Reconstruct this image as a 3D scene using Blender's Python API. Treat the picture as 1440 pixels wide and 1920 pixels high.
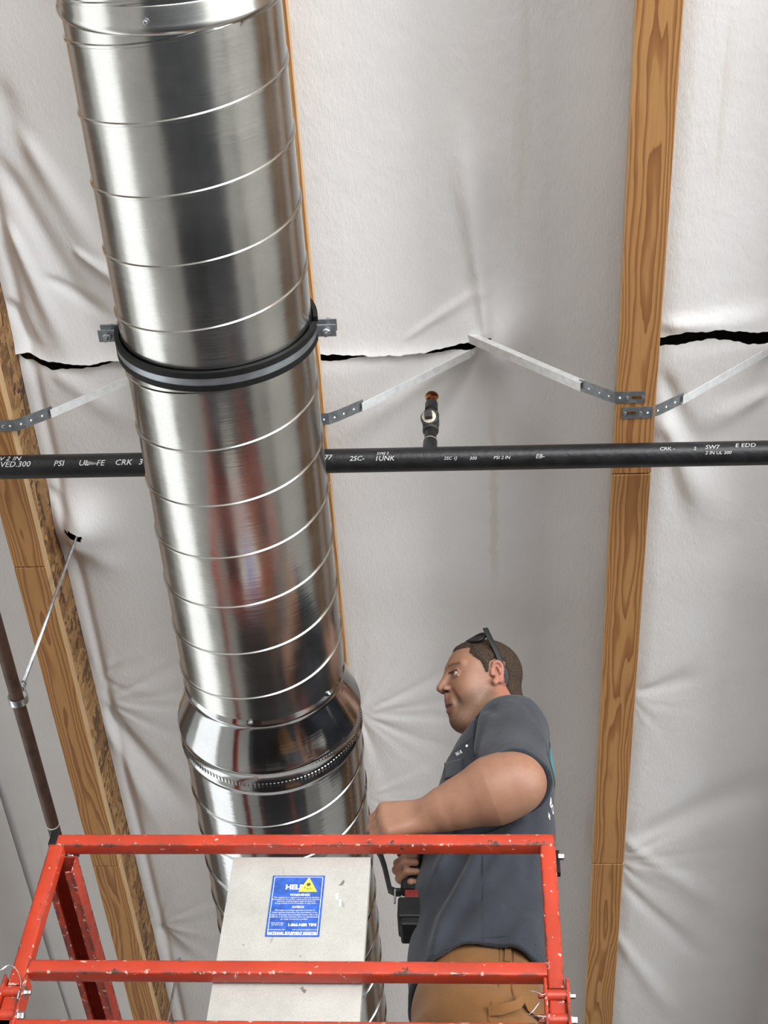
import bpy, bmesh, math, random
import numpy as np
from mathutils import Vector, Matrix
from mathutils.bvhtree import BVHTree

# ------------------------------------------------------------------ camera, world, lights, exposure
for _o in list(bpy.data.objects): bpy.data.objects.remove(_o)
SC = bpy.context.scene
COL = SC.collection
CZ = 1.6                      # eye height of the photographer; all z below are measured from the lens
FPX = 2660.0                  # focal length in pixels of the 1440 x 1920 frame
AX_X = np.array((0.99758064, -0.01640756, -0.06755482))
AX_Y = np.array((0.05315931, 0.80624951, 0.58918233))
AX_Z = np.array((0.04479899, -0.59134806, 0.80517112))
cam_d = bpy.data.cameras.new('camera'); cam = bpy.data.objects.new('camera', cam_d); COL.objects.link(cam)
cam_d.sensor_fit = 'VERTICAL'; cam_d.sensor_height = 24.0; cam_d.sensor_width = 18.0
cam_d.lens = FPX/1920*24.0; cam_d.clip_start = 0.05; cam_d.clip_end = 200
_r = [AX_X[0], AX_Y[0], AX_Z[0]]; _u = [-AX_X[1], -AX_Y[1], -AX_Z[1]]; _b = [-AX_X[2], -AX_Y[2], -AX_Z[2]]
cam.matrix_world = Matrix(((_r[0], _u[0], _b[0], 0), (_r[1], _u[1], _b[1], 0), (_r[2], _u[2], _b[2], CZ), (0, 0, 0, 1)))
SC.camera = cam
SC.view_settings.view_transform = 'Standard'; SC.view_settings.look = 'None'
SC.view_settings.exposure = -0.12; SC.view_settings.gamma = 1.0; SC.view_settings.use_curve_mapping = False
wd = bpy.data.worlds.new('world'); SC.world = wd; wd.use_nodes = True
wd.node_tree.nodes['Background'].inputs[0].default_value = (0.92, 0.96, 1.0, 1)
wd.node_tree.nodes['Background'].inputs[1].default_value = 1.2
def area(name, loc, rot, sx, sy, power, color):
    d = bpy.data.lights.new(name, 'AREA'); d.shape = 'RECTANGLE'; d.size = sx; d.size_y = sy
    d.energy = power; d.color = color
    o = bpy.data.objects.new(name, d); COL.objects.link(o); o.location = loc; o.rotation_euler = rot
    return o
# daylight coming in through the loading doors of the hall (right wall and the wall behind the photographer)
area('daylight_right_door', (6.95, -2.3, 2.15), (0, math.radians(90), 0), 4.2, 6.4, 760, (0.93, 0.97, 1.0))
area('daylight_back_door', (2.6, -5.95, 2.15), (math.radians(90), 0, 0), 7.2, 4.2, 960, (0.97, 0.985, 1.0))

area('added_left_fill', (-5.95, 4.2, 2.1), (0, math.radians(-90), 0), 3.4, 13.0, 125, (1.0, 0.98, 0.94))  # added fill on the unseen left wall, brightens the duct's left half

# ------------------------------------------------------------------ helpers
rnd = random.Random(7)
def W(u, v, X=None, Y=None, Z=None):
    """point seen at picture position u, v whose X, Y or Z is known"""
    c = np.array((u-720.0, v-960.0, FPX)); r = np.array((AX_X@c, AX_Y@c, AX_Z@c))
    t = X/r[0] if X is not None else Y/r[1] if Y is not None else Z/r[2]
    return r*t
def tag(o, label=None, cat=None, group=None, kind=None):
    if label: o['label'] = label
    if cat: o['category'] = cat
    if group: o['group'] = group
    if kind: o['kind'] = kind
    return o
ORG = {}
def empty(name, loc, label=None, cat=None, group=None):
    o = bpy.data.objects.new(name, None); COL.objects.link(o)
    o.location = (loc[0], loc[1], loc[2]+CZ); o.empty_display_size = 0.1
    ORG[o.name] = np.array(loc, float)
    return tag(o, label, cat, group)
def mk(name, V, F, mat, parent=None, smooth=False, bevel=0, seg=2, sharp=None):
    V = np.asarray(V, dtype=np.float64).reshape(-1, 3)
    if parent is not None: org = ORG[parent.name]
    else:
        lo, hi = V.min(0), V.max(0); org = np.array(((lo[0]+hi[0])/2, (lo[1]+hi[1])/2, lo[2]))
    me = bpy.data.meshes.new(name); L = V-org
    if isinstance(F, np.ndarray):
        n = len(F); k = F.shape[1]
        me.vertices.add(len(L)); me.vertices.foreach_set('co', L.astype(np.float32).ravel())
        me.loops.add(n*k); me.loops.foreach_set('vertex_index', F.astype(np.int32).ravel())
        me.polygons.add(n); me.polygons.foreach_set('loop_start', np.arange(0, n*k, k, dtype=np.int32))
        me.update(calc_edges=True); me.validate()
    else:
        me.from_pydata([tuple(p) for p in L], [], F); me.update()
    o = bpy.data.objects.new(name, me); COL.objects.link(o)
    if mat is not None: me.materials.append(mat)
    if smooth:
        me.polygons.foreach_set('use_smooth', np.ones(len(me.polygons), dtype=bool))
        if sharp is not None: me.set_sharp_from_angle(angle=math.radians(sharp))
    if parent is not None: o.parent = parent; ORG[o.name] = org
    else: o.location = (org[0], org[1], org[2]+CZ); ORG[o.name] = org
    if bevel:
        b = o.modifiers.new('bevel', 'BEVEL'); b.width = bevel; b.segments = seg; b.limit_method = 'ANGLE'
    return o
class MB:
    def __init__(s): s.v = []; s.f = []
    def add(s, V, F):
        k = len(s.v); s.v += [tuple(p) for p in V]; s.f += [tuple(i+k for i in f) for f in F]; return s
    def box(s, x0, x1, y0, y1, z0, z1):
        return s.add([(x0,y0,z0),(x1,y0,z0),(x1,y1,z0),(x0,y1,z0),(x0,y0,z1),(x1,y0,z1),(x1,y1,z1),(x0,y1,z1)],
                     [(0,3,2,1),(4,5,6,7),(0,1,5,4),(1,2,6,5),(2,3,7,6),(3,0,4,7)])
    def obox(s, c, ax, hs):
        """box with centre c, three axes ax, half sizes hs"""
        c = np.array(c, float); a = [np.array(q, float)/np.linalg.norm(q)*h for q, h in zip(ax, hs)]
        V = [c+i*a[0]+j*a[1]+k*a[2] for k in (-1,1) for i, j in ((-1,-1),(1,-1),(1,1),(-1,1))]
        return s.add(V, [(0,3,2,1),(4,5,6,7),(0,1,5,4),(1,2,6,5),(2,3,7,6),(3,0,4,7)])
    def sweep(s, path, prof, up=(0,0,1), cap=True, closed=True, radii=None):
        """prof: list of (a, b) offsets along side and up vectors"""
        P = [np.array(p, float) for p in path]; n = len(prof); V = []; F = []
        up = np.array(up, float)
        for i, p in enumerate(P):
            t = P[min(i+1, len(P)-1)]-P[max(i-1, 0)]; t /= np.linalg.norm(t)
            sd = np.cross(t, up)
            if np.linalg.norm(sd) < 1e-6: sd = np.cross(t, (1, 0, 0.1))
            sd /= np.linalg.norm(sd); w = np.cross(sd, t)
            k = radii[i] if radii else 1
            V += [p+sd*a*k+w*b*k for a, b in prof]
        for i in range(len(P)-1):
            for j in range(n if closed else n-1):
                F.append((i*n+j, i*n+(j+1) % n, (i+1)*n+(j+1) % n, (i+1)*n+j))
        if cap and closed: F += [tuple(range(n))[::-1], tuple((len(P)-1)*n+j for j in range(n))]
        return s.add(V, F)
    def tube(s, path, r, n=16, up=(0,0,1), radii=None):
        return s.sweep(path, [(r*math.cos(2*math.pi*j/n), r*math.sin(2*math.pi*j/n)) for j in range(n)], up, radii=radii)
    def lathe(s, o, d, prof, n=32, cap=True):
        """prof: (distance along d, radius)"""
        o = np.array(o, float); d = np.array(d, float); d /= np.linalg.norm(d)
        a = np.cross(d, (0, 0, 1) if abs(d[2]) < .9 else (1, 0, 0)); a /= np.linalg.norm(a); b = np.cross(d, a)
        V = []; F = []
        for t, r in prof: V += [o+d*t+(a*math.cos(2*math.pi*j/n)+b*math.sin(2*math.pi*j/n))*r for j in range(n)]
        for i in range(len(prof)-1):
            for j in range(n): F.append((i*n+j, i*n+(j+1) % n, (i+1)*n+(j+1) % n, (i+1)*n+j))
        if cap: F += [tuple(range(n))[::-1], tuple((len(prof)-1)*n+j for j in range(n))]
        return s.add(V, F)
    def hexbolt(s, c, d, r, h):
        return s.lathe(c, d, [(0, r), (h*.8, r), (h, r*.86)], 6)
    def mk(s, name, mat, parent=None, **k): return mk(name, s.v, s.f, mat, parent, **k)
def rectprof(w, h, r=0.0):
    if r <= 0: return [(-w,-h),(w,-h),(w,h),(-w,h)]
    o = []
    for cx, cy, a0 in ((w-r,-h+r,-90),(w-r,h-r,0),(-w+r,h-r,90),(-w+r,-h+r,180)):
        for k in range(4):
            a = math.radians(a0+30*k); o.append((cx+r*math.cos(a), cy+r*math.sin(a)))
    return o
def text_geo(s, size, align='LEFT', bold=0.0):
    cu = bpy.data.curves.new('t', 'FONT'); cu.body = s; cu.size = size; cu.align_x = align; cu.offset = bold; cu.resolution_u = 2
    ob = bpy.data.objects.new('t', cu); COL.objects.link(ob)
    dg = bpy.context.evaluated_depsgraph_get(); me = bpy.data.meshes.new_from_object(ob.evaluated_get(dg))
    V = [tuple(v.co) for v in me.vertices]; F = [tuple(p.vertices) for p in me.polygons]
    bpy.data.objects.remove(ob); bpy.data.curves.remove(cu); bpy.data.meshes.remove(me)
    return np.array(V), F

# ------------------------------------------------------------------ materials
class NT:
    def __init__(s, name):
        s.m = bpy.data.materials.new(name); s.m.use_nodes = True; s.t = s.m.node_tree
        s.b = s.t.nodes['Principled BSDF']
    def n(s, ty, ins=None, **props):
        nd = s.t.nodes.new(ty)
        for k, v in props.items(): setattr(nd, k, v)
        for k, v in (ins or {}).items(): s.set(nd, k, v)
        return nd
    def set(s, nd, k, v):
        i = nd.inputs[k]
        if isinstance(v, bpy.types.NodeSocket): s.t.links.new(v, i)
        elif isinstance(v, bpy.types.Node): s.t.links.new(v.outputs[0], i)
        else:
            if isinstance(v, (tuple, list)) and len(v) == 3 and i.type == 'RGBA': v = (*v, 1)
            i.default_value = v
    def P(s, **k):
        for a, v in k.items(): s.set(s.b, a.replace('_', ' '), v)
        return s
    def math(s, op, a, b=0.0, c=None):
        nd = s.n('ShaderNodeMath', operation=op); s.set(nd, 0, a); s.set(nd, 1, b)
        if c is not None: s.set(nd, 2, c)
        return nd.outputs[0]
    def mix(s, f, a, b, mode='MIX'):
        nd = s.n('ShaderNodeMix', data_type='RGBA', blend_type=mode); s.set(nd, 0, f); s.set(nd, 6, a); s.set(nd, 7, b)
        return nd.outputs[2]
    def ramp(s, f, stops, interp='LINEAR'):
        nd = s.n('ShaderNodeValToRGB'); s.set(nd, 0, f); r = nd.color_ramp; r.interpolation = interp
        while len(r.elements) < len(stops): r.elements.new(0.5)
        for e, (p, c) in zip(r.elements, stops): e.position = p; e.color = (*c, 1) if len(c) == 3 else c
        return nd.outputs[0]
    def mapr(s, f, a, b, c=0.0, d=1.0):
        nd = s.n('ShaderNodeMapRange'); 
        for i, v in enumerate((f, a, b, c, d)): s.set(nd, i, v)
        return nd.outputs[0]
    def pos(s, sc=(1,1,1), obj=False, rot=(0,0,0)):
        src = s.n('ShaderNodeTexCoord').outputs['Object'] if obj else s.n('ShaderNodeNewGeometry').outputs['Position']
        mp = s.n('ShaderNodeMapping', {'Vector': src, 'Scale': sc, 'Rotation': rot}); return mp.outputs[0]
    def noise(s, vec, scale, detail=3.0, rough=0.5, dist=0.0):
        return s.n('ShaderNodeTexNoise', {'Vector': vec, 'Scale': scale, 'Detail': detail, 'Roughness': rough, 'Distortion': dist}).outputs[0]
    def bump(s, h, strength=0.3, dist=0.01):
        nd = s.n('ShaderNodeBump', {'Height': h, 'Strength': strength, 'Distance': dist}); s.set(s.b, 'Normal', nd.outputs[0]); return nd
M = {}
def simple(name, col, rough=0.6, metal=0.0, var=0.0, vs=20.0, bump=0.0, bs=120.0, spec=0.5):
    t = NT(name)
    c = col
    if var: 
        nz = t.noise(t.pos(), vs, 4)
        c = t.mix(t.mapr(nz, .3, .7), tuple(x*(1-var) for x in col), tuple(min(1, x*(1+var)) for x in col))
    t.P(Base_Color=c, Roughness=rough, Metallic=metal); t.b.inputs['Specular IOR Level'].default_value = spec
    if bump: t.bump(t.noise(t.pos(), bs, 3), bump, .004)
    M[name] = t.m; return t.m
simple('black_steel', (.008, .008, .0085), .40, 0, .5, 30, .25, 90, .38)
simple('black_rubber', (.006, .006, .006), .6, 0, .3, 60, spec=.25)
simple('black_plastic', (.009, .009, .0095), .5, 0, .3, 60, .1, 300, .3)
simple('red_plastic', (.19, .012, .014), .45, 0, .3, 60)
simple('zinc', (.62, .64, .66), .3, 1, .25, 60)
simple('strap_steel', (.72, .73, .73), .45, .30, .10, 60, .12, 200)
simple('strap_flat', (.24, .255, .265), .5, .8, .25, 50, .12, 200)
simple('clamp_steel', (.36, .39, .42), .4, .9, .15, 40)
simple('brass', (.32, .15, .05), .4, .9, .4, 90)
simple('thread_tape', (.55, .49, .40), .8, 0, .3, 120)
simple('cast_iron', (.035, .033, .031), .55, .3, .4, 60, .4, 150)
simple('white_paint', (.50, .50, .50), .7, 0, .45, 420)
simple('scuffed_metal', (.16, .155, .145), .6, 0, .4, 300)
simple('label_paper', (.82, .82, .80), .6)
simple('eye_white', (.40, .34, .30), .3)
simple('iris', (.07, .05, .035), .2)
simple('teeth', (.75, .7, .6), .3)
simple('lens', (.008, .008, .009), .5, spec=.15)
simple('decal_white', (.80, .80, .78), .5, 0, .2, 400)
simple('decal_blue', (.022, .09, .40), .4, 0, .3, 90)
simple('decal_yellow', (.75, .62, .07), .5, 0, .1, 200)
simple('decal_dark', (.08, .07, .03), .6)
simple('logo_teal', (.04, .24, .34), .7, 0, .3, 200)
simple('logo_green', (.10, .22, .12), .7)
simple('boot_leather', (.10, .06, .035), .6, 0, .3, 40)
simple('tyre', (.02, .02, .02), .8)
simple('wall_paint', (.84, .83, .80), .8, 0, .06, 2)
simple('roof_board', (.10, .085, .07), .9, 0, .2, 3)
simple('rust_pipe', (.085, .042, .028), .6, 0, .35, 30, .2, 80)

t = NT('fabric'); p = t.pos()                              # woven white insulation facing
n1 = t.noise(p, 3.0, 3); col = t.mix(t.mapr(n1, .3, .7), (.79, .775, .765), (.84, .838, .838))
n2 = t.noise(t.pos((9, .8, 1)), 1.4, 2); st = t.mapr(n2, .70, .80, 0, .35); col = t.mix(st, col, (.62, .55, .44))
sp3 = t.n('ShaderNodeSeparateXYZ', {0: t.n('ShaderNodeNewGeometry').outputs['Position']}).outputs
sx_ = t.math('ADD', sp3[0], t.math('MULTIPLY', t.math('SUBTRACT', t.noise(t.pos((1, 1, 1)), 18.0, 3), .5), .03))
ms = t.math('MULTIPLY', t.mapr(t.math('ABSOLUTE', t.math('SUBTRACT', sx_, .040)), .006, .016, 1, 0), t.math('MULTIPLY', t.mapr(sp3[1], 2.05, 2.2), t.mapr(sp3[1], 2.75, 2.6)))
col = t.mix(t.math('MULTIPLY', ms, .28), col, (.55, .47, .33))
w = t.n('ShaderNodeTexWave', {'Vector': t.pos(), 'Scale': 75.0, 'Distortion': .8, 'Detail': 1.0}, wave_type='BANDS', bands_direction='X').outputs[1]
cr = t.noise(t.pos((1, .8, 1)), 26.0, 4, .62); cr2 = t.noise(t.pos((1, .45, 1)), 130.0, 2)
h = t.math('ADD', t.math('MULTIPLY', w, .04), t.math('ADD', t.math('MULTIPLY', cr, .8), t.math('MULTIPLY', cr2, .35)))
t.bump(h, .42, .006); t.P(Base_Color=col, Roughness=.62); t.b.inputs['Specular IOR Level'].default_value = .3
M['fabric'] = t.m

def wood(name, light, dark, k=1500.0, lines=7.0):
    t = NT(name); oi = t.n('ShaderNodeObjectInfo').outputs['Random']
    tc = t.n('ShaderNodeTexCoord').outputs['Object']
    sx = t.n('ShaderNodeSeparateXYZ', {0: tc}); x, y, z = sx.outputs
    yo = t.math('ADD', y, t.math('MULTIPLY', oi, 37.0))
    cv = t.n('ShaderNodeCombineXYZ', {0: x, 1: yo, 2: z}).outputs[0]
    mp = t.n('ShaderNodeMapping', {'Vector': cv, 'Scale': (7, .85, 7)}).outputs[0]
    wob = t.noise(mp, 1.6, 2, .5)
    mp2 = t.n('ShaderNodeMapping', {'Vector': cv, 'Scale': (26, 3.2, 26)}).outputs[0]; wob2 = t.noise(mp2, 1.5, 2)
    yl = t.noise(t.n('ShaderNodeMapping', {'Vector': cv, 'Scale': (.2, 1.35, .2)}).outputs[0], 1.0, 1)
    xs = t.math('ADD', x, t.math('MULTIPLY', t.math('SUBTRACT', yl, .5), .07))
    f = t.math('MULTIPLY', t.math('MULTIPLY', xs, xs), k)
    f = t.math('ADD', f, t.math('MULTIPLY', wob, lines)); f = t.math('ADD', f, t.math('MULTIPLY', wob2, 1.1))
    fr = t.math('FRACT', f)
    fine = t.noise(t.n('ShaderNodeMapping', {'Vector': cv, 'Scale': (260, 9, 260)}).outputs[0], 1.0, 3)
    band = t.ramp(fr, [(0, (0,0,0)), (.40, (.06,.06,.06)), (.58, (.62,.62,.62)), (.90, (1,1,1)), (.945, (.1,.1,.1)), (1, (0,0,0))])
    mid = t.mix(t.mapr(t.noise(mp, .9, 2), .3, .7), light, tuple(a*.78 for a in light))
    col = t.mix(t.math('MULTIPLY', band, .85), mid, dark)
    col = t.mix(t.mapr(fine, .45, .75, 0, .35), col, tuple(a*.55 for a in light))
    # knots and nail holes
    vo = t.n('ShaderNodeTexVoronoi', {'Vector': t.n('ShaderNodeMapping', {'Vector': cv, 'Scale': (7.0, 2.1, .01)}).outputs[0], 'Scale': 1.0, 'Randomness': 1.0}).outputs[0]
    col = t.mix(t.mapr(vo, .055, .075, .92, 0), col, (.018, .010, .006))
    dirt = t.noise(t.n('ShaderNodeMapping', {'Vector': cv, 'Scale': (9, 5, 9)}).outputs[0], 1.0, 4)
    col = t.mix(t.mapr(dirt, .70, .78, 0, .5), col, (.10, .075, .05))
    t.P(Base_Color=col, Roughness=.66); t.bump(t.math('ADD', t.math('MULTIPLY', band, .4), fine), .25, .0015)
    t.b.inputs['Specular IOR Level'].default_value = .35
    M[name] = t.m
wood('flange_wood', (.46, .232, .082), (.185, .062, .016))
wood('flange_side', (.58, .40, .22), (.45, .28, .14), 300, 3)
t = NT('osb')
def strands(sc, rot, scale):
    pp = t.pos(sc, rot=rot); dn = t.n('ShaderNodeTexNoise', {'Vector': pp, 'Scale': 14.0, 'Detail': 2.0}).outputs[1]
    pv = t.n('ShaderNodeMix', data_type='VECTOR'); t.set(pv, 0, .05); t.set(pv, 4, pp); t.set(pv, 5, dn)
    vo = t.n('ShaderNodeTexVoronoi', {'Vector': pv.outputs[1], 'Scale': scale, 'Randomness': 1.0})
    return t.n('ShaderNodeSeparateColor', {0: vo.outputs[1]}).outputs[0]
h1 = strands((1, .9, .22), (.5, 0, 0), 34.0); h2 = strands((1, .22, .9), (.35, 0, 0), 30.0); h3 = strands((1, .9, .25), (-.6, 0, 0), 44.0)
sel = t.mapr(t.noise(t.pos(), 28.0, 2), .47, .53); hv = t.mix(sel, h1, h2); hv = t.mix(t.mapr(t.noise(t.pos(), 36.0, 2), .55, .6), hv, h3)
fb = t.noise(t.pos((120, 60, 120), rot=(.5, 0, 0)), 1.0, 4, .7)
col = t.ramp(hv, [(0, (.06,.028,.010)), (.25, (.18,.088,.030)), (.6, (.30,.155,.055)), (1, (.44,.255,.10))])
col = t.mix(t.mapr(fb, .5, .75, 0, .7), col, (.075, .036, .014))
t.P(Base_Color=col, Roughness=.75); t.bump(t.math('ADD', hv, fb), .5, .004); M['osb'] = t.m

def galv(name, base, r0, r1):
    t = NT(name)
    ring = t.noise(t.pos((2.5, 170, 2.5)), 1.0, 3, .6); blot = t.noise(t.pos(), 9.0, 4, .6)
    sp = t.n('ShaderNodeTexVoronoi', {'Vector': t.pos(), 'Scale': 260.0}).outputs[1]
    spv = t.n('ShaderNodeSeparateColor', {0: sp}).outputs[0]
    col = t.mix(t.mapr(blot, .3, .7), tuple(a*.84 for a in base), base); col = t.mix(t.math('MULTIPLY', spv, .20), col, tuple(a*.72 for a in base))
    scr = t.noise(t.pos((1.2, 420, 1.2)), 1.0, 2); scm = t.math('MULTIPLY', t.mapr(scr, .70, .76), t.mapr(t.noise(t.pos((6, 3, 6)), 1.0, 2), .5, .65))
    col = t.mix(t.math('MULTIPLY', scm, .45), col, (.9, .9, .88))
    ro = t.math('ADD', t.mapr(blot, .3, .7, r0, r1), t.math('MULTIPLY', ring, .05))
    t.P(Base_Color=col, Metallic=1.0, Roughness=ro); t.bump(t.math('ADD', ring, t.math('MULTIPLY', t.noise(t.pos(), 14.0, 2), 2.5)), .10, .0025)
    M[name] = t.m
galv('galvanised', (.63, .63, .60), .14, .23)
galv('galvanised_bright', (.56, .57, .57), .07, .13)

def paint(name, col, dark):
    t = NT(name)
    g = t.n('ShaderNodeNewGeometry'); bv = t.n('ShaderNodeBevel', {'Radius': .007}, samples=4)
    dt = t.n('ShaderNodeVectorMath', {0: g.outputs['Normal'], 1: bv.outputs[0]}, operation='DOT_PRODUCT').outputs['Value']
    edge = t.mapr(dt, .999, .955, 0, 1)
    n0 = t.noise(t.pos(), 28.0, 5, .65); n1 = t.noise(t.pos((1, 1, 1)), 75.0, 3, .6); n2 = t.noise(t.pos((30, 90, 140), rot=(.3, .4, .2)), 1.0, 3)
    n3 = t.noise(t.pos((1, 1, 1)), 11.0, 3)
    base = t.mix(t.mapr(n3, .35, .65), col, tuple(a*.82 for a in col))
    chip_d = t.mapr(t.math('ADD', n0, t.math('MULTIPLY', edge, .19)), .655, .68)
    chip_w = t.mapr(t.math('ADD', n1, t.math('MULTIPLY', edge, .085)), .69, .71)
    scr = t.math('MULTIPLY', t.mapr(n2, .70, .74), t.mapr(n3, .52, .6))
    c = t.mix(chip_d, base, dark); c = t.mix(chip_w, c, (.62, .50, .42)); c = t.mix(t.math('MULTIPLY', scr, .7), c, (.66, .45, .36))
    t.P(Base_Color=c, Roughness=t.mapr(n0, .3, .7, .34, .55)); t.bump(t.math('ADD', n0, t.math('MULTIPLY', chip_d, -1.0)), .25, .002)
    M[name] = t.m
paint('red_paint', (.45, .040, .014), (.045, .028, .022))
simple('grey_frame', (.06, .062, .066), .5, 0, .3, 8)
t = NT('aluminium'); b1 = t.noise(t.pos(), 14.0, 5, .65); b2 = t.noise(t.pos((400, 400, 400)), 1.0, 2); b3 = t.noise(t.pos((60, 40, 15), rot=(0, .6, 0)), 1.0, 3)
c = t.mix(t.mapr(b1, .3, .7), (.44, .435, .40), (.54, .53, .49)); c = t.mix(t.mapr(b2, .45, .75, 0, .32), c, (.30, .29, .26))
c = t.mix(t.mapr(b3, .70, .75, 0, .6), c, (.22, .21, .19)); c = t.mix(t.mapr(t.noise(t.pos(), 48.0, 3), .72, .75, 0, .8), c, (.10, .09, .08))
t.P(Base_Color=c, Metallic=.35, Roughness=.48); t.bump(b2, .15, .001); M['aluminium'] = t.m

def cloth(name, col, var, stripe=900.0, worn=None):
    t = NT(name); n0 = t.noise(t.pos(), 7.0, 4, .6); n1 = t.noise(t.pos(), 260.0, 2)
    c = t.mix(t.mapr(n0, .3, .7), tuple(a*(1-var) for a in col), tuple(a*(1+var) for a in col))
    if worn: c = t.mix(t.mapr(t.noise(t.pos((1, 1, .5)), 34.0, 4, .7), .64, .8, 0, .5), c, worn)
    t.P(Base_Color=c, Roughness=.9); t.b.inputs['Specular IOR Level'].default_value = .15
    t.b.inputs['Sheen Weight'].default_value = .12
    t.bump(t.math('ADD', n1, t.math('MULTIPLY', t.noise(t.pos(), 45.0, 3), 1.2)), .3, .003); M[name] = t.m
cloth('shirt_cloth', (.032, .0355, .044), .16, worn=(.062, .067, .079))
cloth('trouser_cloth', (.175, .082, .029), .22, worn=(.25, .13, .055))
t = NT('skin'); a = t.n('ShaderNodeVertexColor', layer_name='Col').outputs[0]
n0 = t.noise(t.pos(), 45.0, 4, .6); c = t.mix(t.mapr(n0, .35, .7, 0, .35), a, t.mix(1.0, a, (.80, .62, .56), 'MULTIPLY'))
t.P(Base_Color=c, Roughness=.5); t.b.inputs['Specular IOR Level'].default_value = .4
t.b.inputs['Subsurface Weight'].default_value = .08; t.b.inputs['Subsurface Radius'].default_value = (.006, .002, .001)
t.bump(t.noise(t.pos(), 330.0, 3), .18, .001); M['skin'] = t.m
t = NT('hair'); n0 = t.noise(t.pos((1, 1, .45)), 330.0, 3, .6); c = t.mix(t.mapr(n0, .3, .7), (.015, .0095, .0065), (.078, .049, .033))
t.P(Base_Color=c, Roughness=.75); t.b.inputs['Specular IOR Level'].default_value = .25; t.bump(n0, .9, .005); M['hair'] = t.m
t = NT('concrete'); n0 = t.noise(t.pos(), 1.2, 5, .6)
t.P(Base_Color=t.mix(t.mapr(n0, .3, .7), (.46, .45, .43), (.55, .54, .52)), Roughness=.6); M['concrete'] = t.m
t = NT('dark_added_mat'); n0 = t.noise(t.pos(), 1.5, 5, .6)
t.P(Base_Color=t.mix(t.mapr(n0, .3, .7), (.055, .06, .066), (.08, .087, .095)), Roughness=.5); M['dark_added_mat'] = t.m

# ------------------------------------------------------------------ room shell
XL, XR, YB, YF, ZF, ZD = -6.0, 7.0, -6.0, 12.0, -CZ, 3.52
def st(o): o['kind'] = 'structure'; return o
fl = st(MB().box(XL, XR, YB, YF, ZF-.2, ZF).mk('floor', M['concrete']))
st(MB().box(XL, XR, YB, YF, ZD, ZD+.05).mk('ceiling', M['roof_board']))
m = MB(); m.box(XL-.2, XL, YB, -2.4, ZF-.2, ZD); m.box(XL-.2, XL, 10.8, YF, ZF-.2, ZD); m.box(XL-.2, XL, -2.4, 10.8, 2.25, ZD); m.box(XL-.2, XL, -2.4, 10.8, ZF-.2, -1.25)
st(m.mk('wall_left', M['wall_paint']))
st(MB().box(XL, XR, YF, YF+.2, ZF-.2, ZD).mk('wall_front', M['wall_paint']))
m = MB(); m.box(XR, XR+.2, YB, -5.6, ZF-.2, ZD); m.box(XR, XR+.2, 1.0, YF, ZF-.2, ZD); m.box(XR, XR+.2, -5.6, 1.0, 2.70, ZD)
st(m.mk('wall_right', M['wall_paint']))
m = MB(); m.box(XL, -1.0, YB-.2, YB, ZF-.2, ZD); m.box(6.2, XR, YB-.2, YB, ZF-.2, ZD); m.box(-1.0, 6.2, YB-.2, YB, 2.70, ZD)
st(m.mk('wall_back', M['wall_paint']))
tag(MB().box(-1.75, 3.0, -2.5, 10.5, ZF, ZF+.012).mk('floor_dark_added', M['dark_added_mat']), kind='structure')  # invented dark strip on the unseen floor, darkens the duct's reflection and the uplight

# ------------------------------------------------------------------ joists
JB = 3.0                                                   # underside of the joists
JC = {'j0': -1.236, 'j1': -.432, 'j2': .387}
SP = .8115
def joist(cx, splices, label, w=.092, y0=YB, y1=YF):
    t = empty('wood_joist', (cx, 1.5, JB), label, 'joist', 'wood I joists under the roof')
    ys = [y0]+list(splices)+[y1]
    for a, b in zip(ys[:-1], ys[1:]):
        o = mk('bottom_flange', *_flange(cx, w, a+.0012, b-.0012, JB, JB+.038), M['flange_wood'], t, bevel=.002, seg=1)
        o.data.materials.append(M['flange_side'])
        for f in o.data.polygons:
            if abs(f.normal.x) > .5: f.material_index = 1
    MB().box(cx-.006, cx+.006, y0, y1, JB+.036, ZD-.036).mk('web', M['osb'], t)
    MB().box(cx-w/2, cx+w/2, y0, y1, ZD-.038, ZD-.001).mk('top_flange', M['flange_side'], t)
    return t
def _flange(cx, w, a, b, z0, z1):
    m = MB().box(cx-w/2, cx+w/2, a, b, z0, z1); return m.v, m.f
yv = lambda u, v: float(W(u, v, Z=JB)[1])
joist(JC['j0'], [yv(50, 1064), yv(210, 1625)], 'wood I joist at left edge with rough strand web showing beside the copper-brown pipe', .088)
joist(JC['j1'], [yv(618, 905)], 'wood joist mostly hidden behind the spiral duct', .092)
joist(JC['j2'], [yv(1180, 889), yv(1140, 1620)], 'wood joist on the right with two metal straps nailed to it', .098)
for k in (-2, 2, 3, 4):                                    # joists beyond the frame, seen only mirrored in the duct
    j_ = joist(-.425+SP*k, [], None)
    j_.name = 'ceiling_joist'; j_['kind'] = 'structure'
    for q_ in ('label', 'category', 'group'):
        if q_ in j_: del j_[q_]

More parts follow.
